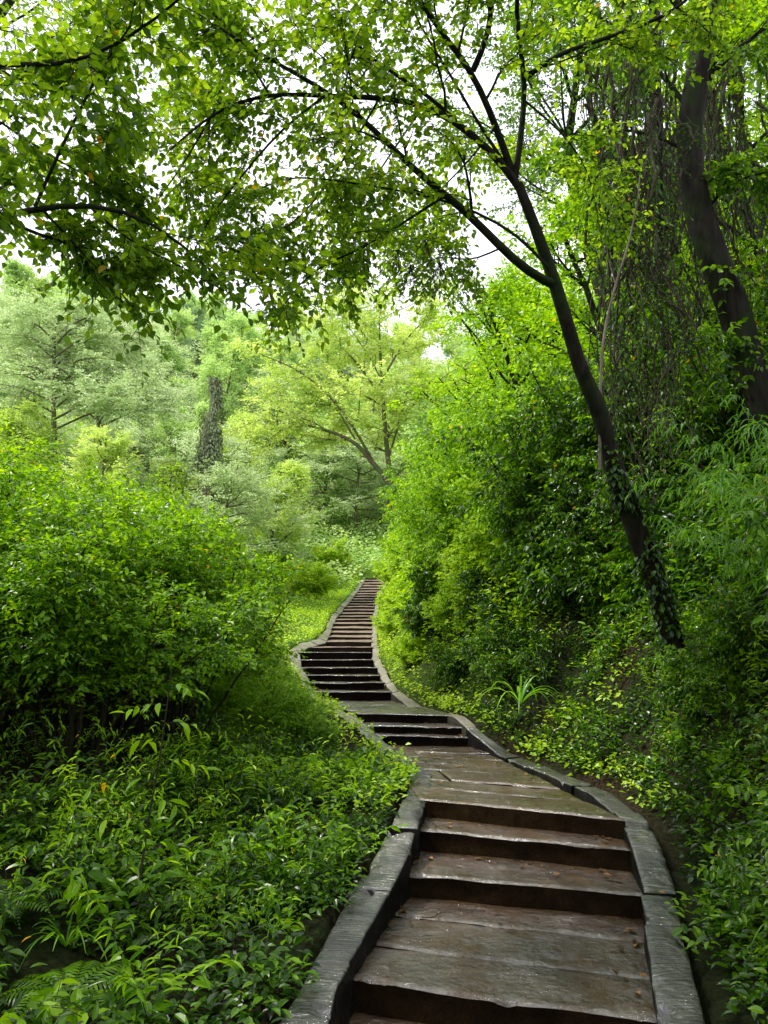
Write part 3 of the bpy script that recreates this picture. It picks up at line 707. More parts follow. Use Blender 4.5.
cover('ground_cover', 'bank', X, Y, 7, .10, .16, .055, .03, 'L', 6, 'small dark leaves covering the steep bank right of the steps', tint=(.32, .2))
X, Y = frust(26000, 8, 46, 3, .8, 1.0); k = outside(X, Y, .06, .06) & ~under_bush(X, Y); X, Y = X[k], Y[k]
cover('ground_cover', 'lime', X, Y, 6, .14, .32, .075, .05, 'D', 7, 'bright yellow green weeds covering the open slope beside the upper steps', tint=(.62, .2))
X, Y = frust(60000, 38, 135, 4, .9, 1.15)
k = outside(X, Y, .3, .3); X, Y = X[k], Y[k]
cover('hillside_undergrowth', 'far_mid', X, Y, 6, .55, 1.1, .26, .17, 'D', 8, 'pale green brushwood covering the valley hillside behind the stairs')

# fringe of leaves leaning over both curbs
Yf = rs.uniform(6, 30, 900); sd_ = rs.random(900) < .5
Xf = np.where(sd_, np.interp(Yf, yL, xL) - rs.uniform(-.02, .22, 900), np.interp(Yf, yR, xR) + rs.uniform(-.03, .22, 900))
cover('ground_cover', 'lime', Xf, Yf, 6, .08, .18, .055, .035, 'D', 12, 'yellow green weeds spilling over the curb stones', tint=(.6, .2), zoff=.08)

Yf = rs.uniform(2.4, 8.5, 520); sd_ = rs.random(520) < .55
Xf = np.where(sd_, np.interp(Yf, yL, xL) - rs.uniform(.0, .16, 520), np.interp(Yf, yR, xR) + rs.uniform(.0, .16, 520))
kp = (vnoise(Xf * 1.2, Yf * 1.6, 0, 31) > -.15) & ~((Xf > 0.9) & (Yf > 5.2)); Xf, Yf = Xf[kp], Yf[kp]
cover('ground_cover', 'bank', Xf, Yf, 6, .10, .16, .06, .03, 'L', 13, 'small dark plants crowding against the near curb stones', tint=(.45, .22), zoff=.05)
# ---- kinds
K_bush = Kind([make_shrub('leafy_bush', s, H=2.6, R=1.5, stems=20, mat='shrub', ll=.08, lw=.038, dens=1.15, nl=7, skirt=.50, hmin=.82, tint=(.62, .2)) for s in (1, 2, 3)])
K_bank = Kind([make_shrub('bank_shrub', 10 + s, H=1.5, R=.9, stems=16, mat='bank', ll=.115, lw=.048, dens=.9, droop=.45, nl=7) for s in (1, 2, 3)])
K_lime = Kind([make_shrub('lime_shrub', 20 + s, H=2.0, R=1.2, stems=18, mat='lime', ll=.13, lw=.065, dens=1.0, tint=(.6, .2), nl=6) for s in (1, 2, 3)])
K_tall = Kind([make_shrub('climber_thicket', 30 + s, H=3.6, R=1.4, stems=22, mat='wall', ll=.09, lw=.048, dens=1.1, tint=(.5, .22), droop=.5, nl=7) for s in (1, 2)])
K_tallD = Kind([make_shrub('climber_thicket', 36 + s, H=3.6, R=1.4, stems=22, mat='bank', ll=.095, lw=.045, dens=1.0, tint=(.45, .25), droop=.5, nl=7) for s in (1, 2)])  # darker copy of the thicket, shade put into its leaf colour
K_herb = Kind([make_herb('forest_herb', 40 + s, H=.46 + .10 * s, n=5 + s, ll=.095, lw=.036, tint=(.56, .22)) for s in range(3)])
K_herb2 = Kind([make_herb('bank_herb', 50 + s, H=.40 + .08 * s, n=7 + s, mat='bank', ll=.075, lw=.03) for s in range(3)])
K_herbL = Kind([make_herb('broad_leaf_herb', 60 + s, H=.5, n=6, mat='shrub', ll=.115, lw=.045, nl=6) for s in range(2)])
K_fern = Kind([make_fern('fern', 70 + s) for s in range(2)])
K_weed = Kind([make_herb('tall_weed', 110 + s, H=.85 + .15 * s, n=4 + s, mat='shrub', ll=.06 + .02 * s, lw=.022, nl=11, tint=(.7, .18)) for s in range(3)])
K_tuft = Kind([make_tuft('grass_clump', 80 + s, n=22, L=.65, W=.016, arch=1.15, tint=(.6, .2)) for s in range(2)])

def put(kind, name_label, cat, group, x, y, s=1.0, i=None, z=None, rz=None, tilt=(0, 0), sz=None):
    o = kind.get(i); place(o, x, y, z, s, rz, sz, tilt); tag(o, name_label, cat, group); return o

# ---- left bushes
for j, (x, y, s) in enumerate(LB):
    s *= .93
    put(K_bush, 'large leafy green bush in the dense thicket left of the steps', 'bush', 'large bushes left of the steps', x, y, s)
for j in range(14):
    y = rs.uniform(12, 24); u = -rs.uniform(1.4, 5.5) - (y - 12) * .1
    put(K_lime, 'bright yellow green shrub on the open slope left of the upper steps', 'shrub', 'lime shrubs on the open slope', flank(y, u), y, rs.uniform(.5, .85))
for j in range(20):
    y = rs.uniform(24, 44); u = -rs.uniform(1.2, 10)
    put(K_lime, 'rounded light green shrub beside the far end of the stairs', 'shrub', 'light shrubs by the far stairs', flank(y, u), y, rs.uniform(.55, 1.0))
# ---- right bank
n_bank = 0
for j in range(95):
    y = 3.4 + 12 * rs.random() ** .9; u = rs.uniform(.45, 3.4)
    if abs(flank(y, u) - 2.5) < .6 and 5.6 < y < 6.9 or (y < 5 and u < 1.3) or (y < 10 and u < 1.35) or (5.2 < y < 8.8 and u < 1.75): continue
    s = rs.uniform(.8, 1.1) * min(.95, .20 + u * .55)
    put(K_bank, 'dark shrub with drooping leaves on the shaded bank right of the steps', 'shrub', 'shrubs on the shaded right bank', flank(y, u), y, s, tilt=(0, rs.uniform(-.35, 0)))
for j in range(36):
    y = rs.uniform(8.2, 21); u = rs.uniform(1.0, 3.2) + (y - 9) * .03
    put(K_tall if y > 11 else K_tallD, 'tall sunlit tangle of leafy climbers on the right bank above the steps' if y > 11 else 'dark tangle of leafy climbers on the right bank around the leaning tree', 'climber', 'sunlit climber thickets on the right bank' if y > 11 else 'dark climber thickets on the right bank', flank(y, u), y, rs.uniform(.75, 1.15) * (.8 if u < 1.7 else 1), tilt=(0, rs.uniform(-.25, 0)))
for j in range(60):
    y = 12.2 + 22 * rs.random() ** 1.3; u = rs.uniform(.35, 2.4)
    put(K_lime, 'sunlit yellow green shrub bulging over the right edge of the stairs', 'shrub', 'sunlit shrubs right of the upper stairs', flank(y, u), y, min(.95, .22 + u * .42) * rs.uniform(.8, 1.1))
for j in range(26):
    y = rs.uniform(9.2, 16); u = -rs.uniform(.7, 1.9)
    put(K_bush, 'young leafy bush crowding the left edge of the steps', 'bush', 'young bushes along the left edge', flank(y, u), y, rs.uniform(.16, .34) * (1.15 if u < -.9 else .8))
for j, (x, y, s) in enumerate([(2.75, 5.9, .42), (2.6, 6.5, .38), (3.1, 6.2, .5)]):
    put(K_bank, 'dark shrub crowded around the foot of the leaning tree', 'shrub', 'shrubs around the foot of the leaning tree', x, y, s)
Yw = rs.uniform(10.5, 20, 2100); Xw = np.interp(Yw, yR, xR) + rs.uniform(.55, 3.4, 2100)
cover('tangled_undergrowth', 'wall', Xw, Yw, 14, .38, 1.5, .085, .045, 'L', 51, 'sunlit tangle of climbing leaves knitting the right bank together', tint=(.5, .22))
# ---- herbs
for j in range(290):
    y = 2.2 + 7.3 * rs.random() ** 1.2; u = -rs.uniform(.14, 3.6)
    x = flank(y, u)
    if abs(x) > .55 * y + .5 or under_bush(np.array([x]), np.array([y]))[0] or min(math.hypot(x + 1.48, y - 4.0), math.hypot(x + 2.05, y - 4.5)) < .38: continue
    put(K_herb if rs.random() < .6 else K_herbL, 'knee high glossy leafed plant on the ground left of the steps', 'plant', 'leafy plants left of the steps', x, y, rs.uniform(.75, 1.3) * (.55 if u > -.4 else 1))
for j in range(295):
    y = 2.2 + 9.5 * rs.random() ** 1.1; u = .20 + 2.0 * rs.random() ** 1.2
    x = flank(y, u)
    if x > .55 * y + .5 or (5.2 < y < 8.8 and u < .42): continue
    put(K_herb2 if rs.random() < .8 else K_herbL, 'small leafy plant rooted in the steep bank right of the steps', 'plant', 'leafy plants on the right bank', x, y, rs.uniform(.6, 1.1) * (.6 if u < .4 else 1), tilt=(rs.uniform(-.1, .1), rs.uniform(-.7, -.2)))
for j in range(64):
    y = rs.uniform(3.6, 7.2); u = -rs.uniform(.35, 3.3); x = flank(y, u)
    if abs(x) > .55 * y + .3 or math.hypot(x + 1.48, y - 4.0) < .35: continue
    put(K_weed, 'tall fine leafed weed standing above the low growth left of the steps', 'weed', 'tall weeds left of the steps', x, y, rs.uniform(.5, 1.0))
for j in range(22):
    y = rs.uniform(3.6, 8.5); u = rs.uniform(.3, 1.5)
    put(K_weed, 'tall fine leafed weed leaning from the right bank', 'weed', 'tall weeds on the right bank', flank(y, u + .35), y, rs.uniform(.4, .75), tilt=(0, -.25))
for j in range(14):
    y = rs.uniform(3.6, 8); u = -rs.uniform(.3, 2.6) if j % 2 else rs.uniform(.25, 1.2)
    put(K_tuft, 'thin grass clump among the leafy growth beside the steps', 'grass clump', 'grass clumps beside the steps', flank(y, u), y, rs.uniform(.35, .7))
# ---- named single plants
def gp(px, py, it=30):   # where the sight line meets the ground
    r = ray(px, py); t_ = 1.0
    for k_ in range(4000):
        p = EYE + r * t_
        if p[2] < ground(p[0], p[1]): break
        t_ += .01
    return p
f1, f2 = np.array([-1.48, 4.0, 0]), np.array([-2.05, 4.5, 0])
put(K_fern, 'fern with long feathery fronds at the lower left corner', 'fern', None, f1[0], f1[1], .8)
put(K_fern, 'fern with spreading fronds under the pale drooping sapling', 'fern', None, -2.9, 5.6, .95)
put(K_fern, 'smaller fern at the left edge behind the corner fern', 'fern', None, f2[0], f2[1], .65)
p = gp(255, 905); put(K_tuft, 'clump of arching strap leaves beside the left curb', 'grass clump', None, p[0], p[1], .5)
p = at(520, 690, 8.2); o = put(K_tuft, 'pale arching grass clump hanging on the right bank above the landing', 'grass clump', None, p[0], 8.2, 1.1, z=p[2] - .15)
# drooping sapling, left
def sapling():
    rng = np.random.default_rng(5); root = empty('young_sapling'); w_, l = MB(), MB(); d = 4.3
    px = [(140, 880), (148, 820), (158, 770), (166, 715), (172, 668)]; q = resample([at(a, b, d) for a, b in px], 12)
    o0 = q[0].copy(); root.location = o0; q = q - o0; tube(w_, q, np.linspace(.007, .003, 12), 5)
    P, D = [], []
    for k_, (sx, l_) in enumerate([(-1, .42), (1, .25), (-1, .38), (1, .22), (-1, .28), (1, .2), (-1, .2), (1, .15)]):
        P.append(q[3 + k_]); D.append(np.array([sx * 1.0, rng.normal(0, .4), .35])); 
    P, D = np.array(P), np.array(D)
    spray(w_, l, P, D, np.array([.45, .25, .4, .25, .32, .22, .22, .18]), 6, .11, .036, rng, .5, .8, (.75, .12), 'L')
    w_.build('stem', M['twig'], root); l.build('foliage', M['shrub'], root)
    tag(root, 'slim young sapling with pale drooping leaves in front of the dark left thicket', 'sapling')
sapling()
# bamboo at right edge
K_bam = Kind([make_bamboo('bamboo', 90)])
for j, (x, y, s) in enumerate([(2.95, 5.0, .5), (3.3, 5.8, .55)]):
    o = put(K_bam, ['arching bamboo with long narrow leaves at the right edge of the picture', 'taller bamboo behind the arching one at the right edge'][j], 'bamboo', None, x, y, s, rz=0.1 + j * .3)

# ---- leaning tree over the path
def chain(pts, r0, r1, n=16, k=None):
    q = resample([at(*p) for p in pts], n); return q, np.linspace(r0, r1, n)
def leaning_tree():
    rng = np.random.default_rng(77); root = empty('leaning_tree'); base_ = at(672, 640, 7.1)
    w_, l = MB(), MB(); br = []
    trunk = chain([(674, 655, 7.2), (662, 600, 7.1), (640, 540, 7.0), (617, 480, 6.8), (598, 405, 6.6), (579, 368, 6.45), (566, 320, 6.3), (552, 273, 6.15), (533, 222, 6.0), (518, 184, 5.9)], .118, .038, 26)
    L_ = [chain([(557, 286, 6.2), (531, 275, 6.0), (501, 248, 5.9), (473, 217, 5.8), (446, 195, 5.7), (410, 167, 5.5), (380, 134, 5.4), (330, 92, 5.1), (270, 60, 4.9), (215, 25, 4.8)], .042, .008, 20),
          chain([(518, 186, 5.9), (500, 158, 5.8), (476, 138, 5.7), (456, 121, 5.6), (425, 104, 5.5), (380, 97, 5.4), (320, 96, 5.2), (268, 92, 5.0), (215, 110, 4.9), (170, 150, 4.8)], .034, .006, 20),
          chain([(456, 121, 5.6), (425, 92, 5.5), (380, 66, 5.4), (340, 30, 5.2), (310, -20, 5.0)], .018, .006, 12),
          chain([(512, 172, 5.9), (496, 126, 5.7), (481, 91, 5.6), (473, 71, 5.5), (446, 40, 5.3), (418, -2, 5.1), (380, -60, 4.7), (340, -130, 4.2)], .032, .008, 16),
          chain([(473, 71, 5.5), (489, 40, 5.4), (495, -5, 5.2), (480, -80, 4.8), (440, -160, 4.2)], .026, .008, 12),
          chain([(515, 180, 5.9), (519, 152, 5.8), (525, 101, 5.7), (527, 76, 5.6), (516, 30, 5.4), (514, -5, 5.2), (530, -90, 4.7), (560, -200, 3.9)], .028, .008, 16),
          chain([(526, 78, 5.6), (552, 55, 5.5), (607, 38, 5.4), (663, 18, 5.3), (695, -4, 5.1), (740, -60, 4.7)], .022, .007, 14),
          chain([(512, 175, 5.9), (470, 110, 5.7), (448, 70, 5.5), (420, 28, 5.3), (400, -20, 5.0)], .016, .006, 12),
          chain([(549, 268, 6.1), (520, 235, 6.0), (481, 213, 5.9), (436, 197, 5.8), (380, 187, 5.6), (330, 180, 5.4), (286, 172, 5.3), (240, 200, 5.1)], .014, .004, 16),
          chain([(446, 195, 5.7), (400, 225, 5.8), (360, 250, 5.8), (310, 270, 5.7), (280, 310, 5.6)], .012, .004, 12),
          chain([(330, 92, 5.1), (280, 130, 5.1), (230, 190, 5.2), (200, 230, 5.3), (190, 265, 5.4)], .011, .004, 12),
          chain([(380, 97, 5.4), (350, 150, 5.5), (310, 210, 5.6), (270, 240, 5.6)], .010, .004, 10),
          chain([(425, 104, 5.5), (400, 140, 5.8), (360, 200, 6.1), (330, 250, 6.3)], .010, .004, 10),
          chain([(496, 126, 5.7), (470, 160, 6.2), (430, 200, 6.6), (400, 240, 6.9)], .010, .004, 10),
          chain([(525, 101, 5.7), (560, 130, 6.2), (590, 170, 6.8), (600, 230, 7.2)], .010, .004, 10),
          chain([(340, 30, 5.2), (280, 20, 5.3), (220, 60, 5.5), (170, 90, 5.6)], .010, .004, 10),
          chain([(268, 92, 5.0), (230, 30, 5.0), (190, -10, 4.9)], .009, .004, 10),
          chain([(215, 110, 4.9), (180, 170, 5.0), (150, 210, 5.1), (130, 240, 5.2)], .008, .003, 10),
          chain([(501, 248, 5.9), (470, 262, 6.2), (440, 255, 6.5), (410, 270, 6.8)], .009, .003, 10)]
    tube(w_, *trunk, k=12)
    for q, rr in L_:
        tube(w_, q, rr, 7); o = []; subdivide(q, rr, rng, 2, o, 8, .33, .22, .75, .0, (30, 65), .15)
        for x in o: tube(w_, x[0], x[1] * .8, 4)
        br += o; br.append((q[6:], rr[6:], 1))
    leaf_out(w_, l, br, rng, spacing=.118, L=(.14, .32), nl=7, ll=.066, lw=.042, tint=(.42, .2), droop=.3, flatz=.6, maxr=.016)
    # bunches of dark seed stalks
    for px, py, d in [(410, 265, 5.7), (425, 240, 5.7), (398, 250, 5.8), (440, 262, 5.9)]:
        c = at(px, py, d); n = 14
        spray(w_, l, np.repeat(c[None], n, 0), rng.normal(0, .5, (n, 3)) + [0, 0, -.8], rng.uniform(.15, .3, n), 7, .05, .012, rng, .5, .5, (.05, .05), 'B')
    a = w_.build('trunk', M['bark'], root, smooth=True); b = l.build('crown', M['canopy'], root)
    tag(root, 'slender dark tree leaning out over the steps with forked limbs and a wide leafy canopy', 'tree')
    # ivy on the lower trunk
    iv = MB(); q = trunk[0]; n = 900; k_ = rng.integers(0, 11, n); f = rng.random((n, 1)); P = q[k_] * (1 - f) + q[k_ + 1] * f
    dd = rng.normal(0, 1, (n, 3)); dd[:, 1] -= .5; dd = norm(dd); P = P + dd * (.13 + rng.random((n, 1)) * .06)
    keep = vnoise(P[:, 0] * 5, P[:, 2] * 3, 0, 6) > -.1; P = P[keep]; dd = dd[keep] + rng.normal(0, .5, (keep.sum(), 3)); n = len(P)
    leaves(iv, P, dd * .6 + np.array([0, 0, -.6]), dd + np.array([0, 0, .5]), rng.uniform(.04, .085, n), .038, np.clip(rng.normal(.4, .2, n), 0, 1)); iv.build('ivy', M['bank'], root)
leaning_tree()

# ---- tree left of the frame whose limb crosses the upper left
def left_tree():
    rng = np.random.default_rng(78); root = empty('broadleaf_tree'); w_, l = MB(), MB(); br = []
    g = ground(-4.6, 4.6); q = resample([(-4.6, 4.6, g - .3), (-4.5, 4.6, 2), (-4.3, 4.5, 4), (-4.1, 4.4, 6.5), (-3.8, 4.2, 9)], 16); tube(w_, q, np.linspace(.2, .06, 16), 10)
    st = lambda *a: chain(a[:-3], a[-3], a[-2], a[-1])
    base_ = (-500, 380, 4.6)
    L_ = [chain([(-395, 330, 4.6), (-200, 250, 4.6), (0, 218, 4.5), (35, 207, 4.4), (75, 202, 4.4), (120, 205, 4.4), (170, 230, 4.4), (210, 270, 4.5)], .05, .006, 20),
          chain([(-360, 150, 4.6), (-150, 100, 4.4), (0, 60, 4.2), (70, 70, 4.0), (110, 50, 3.9), (160, 20, 3.8), (190, -10, 3.7)], .035, .006, 18),
          chain([(-360, 120, 4.6), (-160, 20, 4.2), (-20, -30, 3.9), (60, -60, 3.7), (150, -100, 3.4)], .035, .007, 16),
          chain([(35, 207, 4.4), (60, 150, 4.3), (105, 60, 4.2), (150, 0, 4.1)], .012, .004, 12),
          chain([(-60, 90, 4.4), (0, 120, 4.5), (40, 150, 4.6), (90, 180, 4.7), (120, 185, 4.8)], .010, .003, 10),
          chain([(0, 218, 4.5), (40, 235, 4.6), (90, 250, 4.8), (140, 255, 4.9)], .012, .004, 12),
          chain([(-360, 0, 4.5), (-200, -150, 3.6), (0, -260, 2.8), (250, -380, 2.2)], .04, .008, 16)]
    for qq, rr in L_:
        tube(w_, qq, rr, 7); o = []; subdivide(qq, rr, rng, 2, o, 9, .30, .2, .75, .0, (30, 65), .15)
        for x in o: tube(w_, x[0], x[1] * .8, 4)
        br += o; br.append((qq[6:], rr[6:], 1))
    leaf_out(w_, l, br, rng, spacing=.17, L=(.14, .32), nl=6, ll=.08, lw=.05, tint=(.62, .22), droop=.3, flatz=.6, maxr=.016)
    w_.build('trunk', M['bark'], root, smooth=True); l.build('crown', M['canopy'], root)
    tag(root, 'broadleaf tree reaching in from the left edge with a horizontal limb and hanging leaves', 'tree')
left_tree()

# ---- right hand trees with the vines
def right_trees():
    rng = np.random.default_rng(79)
    root = empty('vine_hung_tree'); w_, l = MB(), MB(); br = []
    tr = chain([(775, 500, 8.5), (762, 420, 8.4), (752, 384, 8.4), (738, 320, 8.4), (712, 255, 8.3), (694, 202, 8.3), (687, 151, 8.2), (693, 90, 8.2), (707, 30, 8.1), (712, -60, 7.8), (700, -200, 7.3)], .205, .09, 26)
    tr[0][0][2] -= .4; tube(w_, *tr, k=12)
    L_ = [chain([(703, 40, 8.1), (660, -20, 7.8), (600, -60, 7.4), (530, -100, 7.0)], .05, .01, 12), chain([(690, 110, 8.3), (650, 60, 8.4), (610, 20, 8.4), (560, 0, 8.4)], .035, .008, 12),
          chain([(695, 90, 8.3), (735, 50, 8.0), (790, 10, 7.6), (840, -20, 7.4)], .04, .01, 12), chain([(687, 150, 8.4), (640, 130, 8.6), (590, 130, 8.8), (550, 150, 8.9)], .025, .006, 12),
          chain([(700, 215, 8.5), (735, 180, 8.2), (775, 170, 8)], .022, .006, 10), chain([(705, -40, 7.8), (640, -120, 7.0), (580, -220, 6.0), (520, -350, 5)], .05, .01, 12)]
    for qq, rr in L_:
        tube(w_, qq, rr, 7); o = []; subdivide(qq, rr, rng, 2, o, 7, .38, .2, .7, .0, (30, 65), .2)
        for x in o: tube(w_, x[0], x[1] * .8, 4)
        br += o; br.append((qq[5:], rr[5:], 1))
    leaf_out(w_, l, br, rng, spacing=.17, L=(.16, .35), nl=6, ll=.105, lw=.06, tint=(.45, .2), droop=.35, flatz=.6, maxr=.02)
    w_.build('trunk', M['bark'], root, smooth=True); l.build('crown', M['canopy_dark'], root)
    tag(root, 'thick dark curving trunk at the right edge hung with vines', 'tree')
    root = empty('slim_tree'); w_, l = MB(), MB()
    tr = chain([(690, 520, 9.8), (668, 400, 9.6), (660, 280, 9.5), (660, 141, 9.4), (655, 55, 9.2), (652, -10, 9.0), (650, -120, 8.6)], .07, .045, 20); tube(w_, *tr, k=8)
    o = []; subdivide(tr[0][10:], tr[1][10:], rng, 2, o, 7, .35, .1, .6, .1, (35, 70), .2)
    for x in o: tube(w_, x[0], x[1] * .8, 4)
    leaf_out(w_, l, o, rng, spacing=.17, L=(.16, .35), nl=6, ll=.10, lw=.055, tint=(.5, .2), droop=.35, maxr=.02)
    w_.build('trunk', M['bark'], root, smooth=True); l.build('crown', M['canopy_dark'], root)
    tag(root, 'straight slim dark trunk standing among the vines left of the curving trunk', 'tree')
    root = empty('bare_sapling'); w_ = MB(); q = chain([(600, 470, 6.7), (600, 400, 6.6), (602, 343, 6.6), (615, 283, 6.5), (627, 252, 6.5), (638, 202, 6.4), (640, 175, 6.4)], .016, .006, 20)
    tube(w_, *q, k=6); q2 = chain([(615, 283, 6.5), (607, 255, 6.5), (604, 230, 6.4)], .006, .002, 6); tube(w_, *q2, k=5)
    w_.build('stem', M['bark_pale'], root, smooth=True); tag(root, 'thin pale bare stem rising crookedly beside the leaning trunk', 'sapling')
right_trees()
def make_vine(seed, L=4.5, dense=1.0):
    rng = np.random.default_rng(seed); root = empty('hanging_vine'); w_, l = MB(), MB(); n = 26
    t_ = np.linspace(0, 1, n); q = np.stack([.22 * np.sin(t_ * 5 + seed) + np.cumsum(rng.normal(0, .035, n)), .2 * np.cos(t_ * 4 + seed) + np.cumsum(rng.normal(0, .03, n)), -L * t_], 1)
    tube(w_, q, np.linspace(.018, .006, n), 5)
    for _ in range(2):
        q3 = q + np.stack([.08 * np.sin(t_ * 14 + _ * 2), .08 * np.cos(t_ * 12 + _), 0 * t_], 1); tube(w_, q3, .005, 4)
    m = int(L * 6 * dense); k_ = rng.integers(2, n - 1, m)
    D = np.stack([rng.normal(0, .5, m), rng.normal(0, .5, m), np.full(m, -.9)], 1)
    spray(w_, l, q[k_], D, rng.uniform(.12, .38, m), 6, .065, .026, rng, .6, .6, (.4, .2), 'L', rw=.002)
    w_.build('stem', M['twig'], root); l.build('foliage', M['vine'], root); return root
Yw = rs.uniform(6.2, 10.6, 900); Xw = np.interp(Yw, yR, xR) + rs.uniform(1.15, 3.4, 900)
cover('shaded_undergrowth', 'bank', Xw, Yw, 14, .34, 1.1, .085, .04, 'L', 52, 'dark tangle of drooping leaves on the shaded bank under the leaning tree', tint=(.42, .26))  # darker leaves than the upper tangle, bank shade painted into them
K_vine = Kind([make_vine(s, 3.4 + .6 * s, 1.0 + .2 * s) for s in range(4)])
for j in range(64):
    px = rs.uniform(600, 790); d = rs.uniform(8.5, 11.5)
    if j % 5 == 0: px, d = rs.uniform(600, 650), rs.uniform(7.4, 8.2)
    elif 660 < px < 760: d = rs.uniform(9.4, 11.5)
    top = at(px, rs.uniform(-60, 150), d); bot = at(px, rs.uniform(330, 520), d)
    i = j % 4; o = K_vine.get(i); Lv = 3.4 + .6 * i
    o.location = top; s = (top[2] - bot[2]) / Lv; o.scale = (1.2, 1.2, s); o.rotation_euler = (0, 0, random.uniform(0, 6.28))
    tag(o, 'leafy vine hanging straight down among the trunks on the right', 'vine', 'hanging vines on the right')

# ---- trees standing behind the bank (right) and behind the bushes (left)
K_mid = Kind([make_tree('woodland_tree', 100 + s, H=8, R=3.0, trunk_r=.12, mat='wall', bark='bark', leafs=.13, clear=.1, kids=22, sp=.30, L=(.25, .5), nl=6, lw=.58, tint=(.6, .2), tmpl='D') for s in range(2)])
for j, (x, y, s) in enumerate([(4.2, 12.5, .9), (6.3, 11.5, 1.1), (5.2, 15.5, 1.1), (8.2, 14.5, 1.3), (3.8, 18.5, .95), (7.2, 19.5, 1.2), (9.8, 18, 1.3), (5.3, 23, 1.1), (8.8, 25, 1.3), (11.5, 23, 1.4), (3.4, 24, 1.3), (4.6, 28, 1.35)]):
    put(K_mid, 'leafy green tree in the wood behind the right bank', 'tree', 'trees behind the right bank', x, y, s)
# tall trees whose high crowns close over the steps
def tall(x, y, H, R, seed, lean, label, mat):
    o = make_tree('tall_tree', seed, H=H, R=R, trunk_r=.22, mat=mat, bark='bark', leafs=.10, clear=.55, kids=26, kidr=.22, sp=.13 if x > 0 else .24, L=(.25, .5), nl=6, lw=.6, tint=(.5, .2), tmpl='D', flatz=.5)
    place(o, x, y, None, 1, 0, None, lean); tag(o, label, 'tree')
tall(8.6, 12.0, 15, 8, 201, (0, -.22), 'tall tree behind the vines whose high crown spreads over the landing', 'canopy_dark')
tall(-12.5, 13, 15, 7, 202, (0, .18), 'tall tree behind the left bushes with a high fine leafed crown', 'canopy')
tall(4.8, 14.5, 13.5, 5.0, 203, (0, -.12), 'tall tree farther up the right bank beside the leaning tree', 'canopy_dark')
for j, (x, y, s) in enumerate([(-5.5, -1.5, 1.1), (-3.2, -4.5, 1.2), (.6, -5.5, 1.25), (4.2, -3.5, 1.15), (5.6, .5, 1.05), (-6.5, 2.0, 1.0)]):  # unseen trees added around the viewer to shade the foreground
    put(K_mid, 'added leafy green tree behind the viewer shading the lower steps', 'tree', 'added shade trees around the lower steps', x, y, s)
# ---- valley trees
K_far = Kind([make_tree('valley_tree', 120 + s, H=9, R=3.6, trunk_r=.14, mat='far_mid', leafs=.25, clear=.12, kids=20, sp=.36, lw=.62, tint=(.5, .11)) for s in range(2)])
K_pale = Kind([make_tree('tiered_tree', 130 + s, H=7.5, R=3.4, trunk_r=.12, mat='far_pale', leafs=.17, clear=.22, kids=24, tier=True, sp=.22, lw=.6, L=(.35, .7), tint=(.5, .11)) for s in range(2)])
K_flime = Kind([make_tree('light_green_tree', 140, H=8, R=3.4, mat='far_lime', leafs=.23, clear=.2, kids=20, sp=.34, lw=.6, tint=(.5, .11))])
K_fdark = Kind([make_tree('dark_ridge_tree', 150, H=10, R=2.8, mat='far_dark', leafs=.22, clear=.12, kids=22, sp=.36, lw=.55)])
for j in range(230):
    y = 45 + 78 * rs.random() ** .9; x = (rs.random() * 2 - 1) * (.52 * y + 2); q = rs.random()
    if abs(x) < 3.5 and y < 50: continue
    s = rs.uniform(.65, 1.05) * (1 + (y - 46) * .007)
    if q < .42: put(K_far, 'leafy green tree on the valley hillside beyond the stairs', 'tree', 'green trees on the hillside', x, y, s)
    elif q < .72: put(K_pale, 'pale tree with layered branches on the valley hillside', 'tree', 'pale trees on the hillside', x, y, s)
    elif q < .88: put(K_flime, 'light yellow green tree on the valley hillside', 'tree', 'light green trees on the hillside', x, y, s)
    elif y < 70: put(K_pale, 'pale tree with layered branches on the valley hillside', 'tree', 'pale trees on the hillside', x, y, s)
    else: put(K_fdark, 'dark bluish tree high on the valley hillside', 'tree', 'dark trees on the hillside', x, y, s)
for j in range(44):   # flanks of the valley, nearer
    y = rs.uniform(26, 46); x = -rs.uniform(5.5, .5 * y + 3) if j % 3 else rs.uniform(5, .45 * y)
    k_ = (K_far, K_pale, K_flime)[j % 3]
    put(k_, ['leafy green tree at the foot of the hillside', 'pale tree with layered branches at the foot of the hillside', 'light green tree at the foot of the hillside'][j % 3], 'tree', ['green trees at the foot of the hillside', 'pale trees at the foot of the hillside', 'light green trees at the foot of the hillside'][j % 3], x, y, rs.uniform(.5, .85))
for x, y, s in [(5.5, 34, 1.1), (8.5, 40, 1.3), (3.8, 47, 1.2), (11, 33, 1.1), (7, 52, 1.5), (-1.5, 60, 1.4), (13, 44, 1.4)]:
    put(K_far, 'taller leafy green tree above the right side of the upper stairs', 'tree', 'tall trees above the upper stairs', x, y, s)
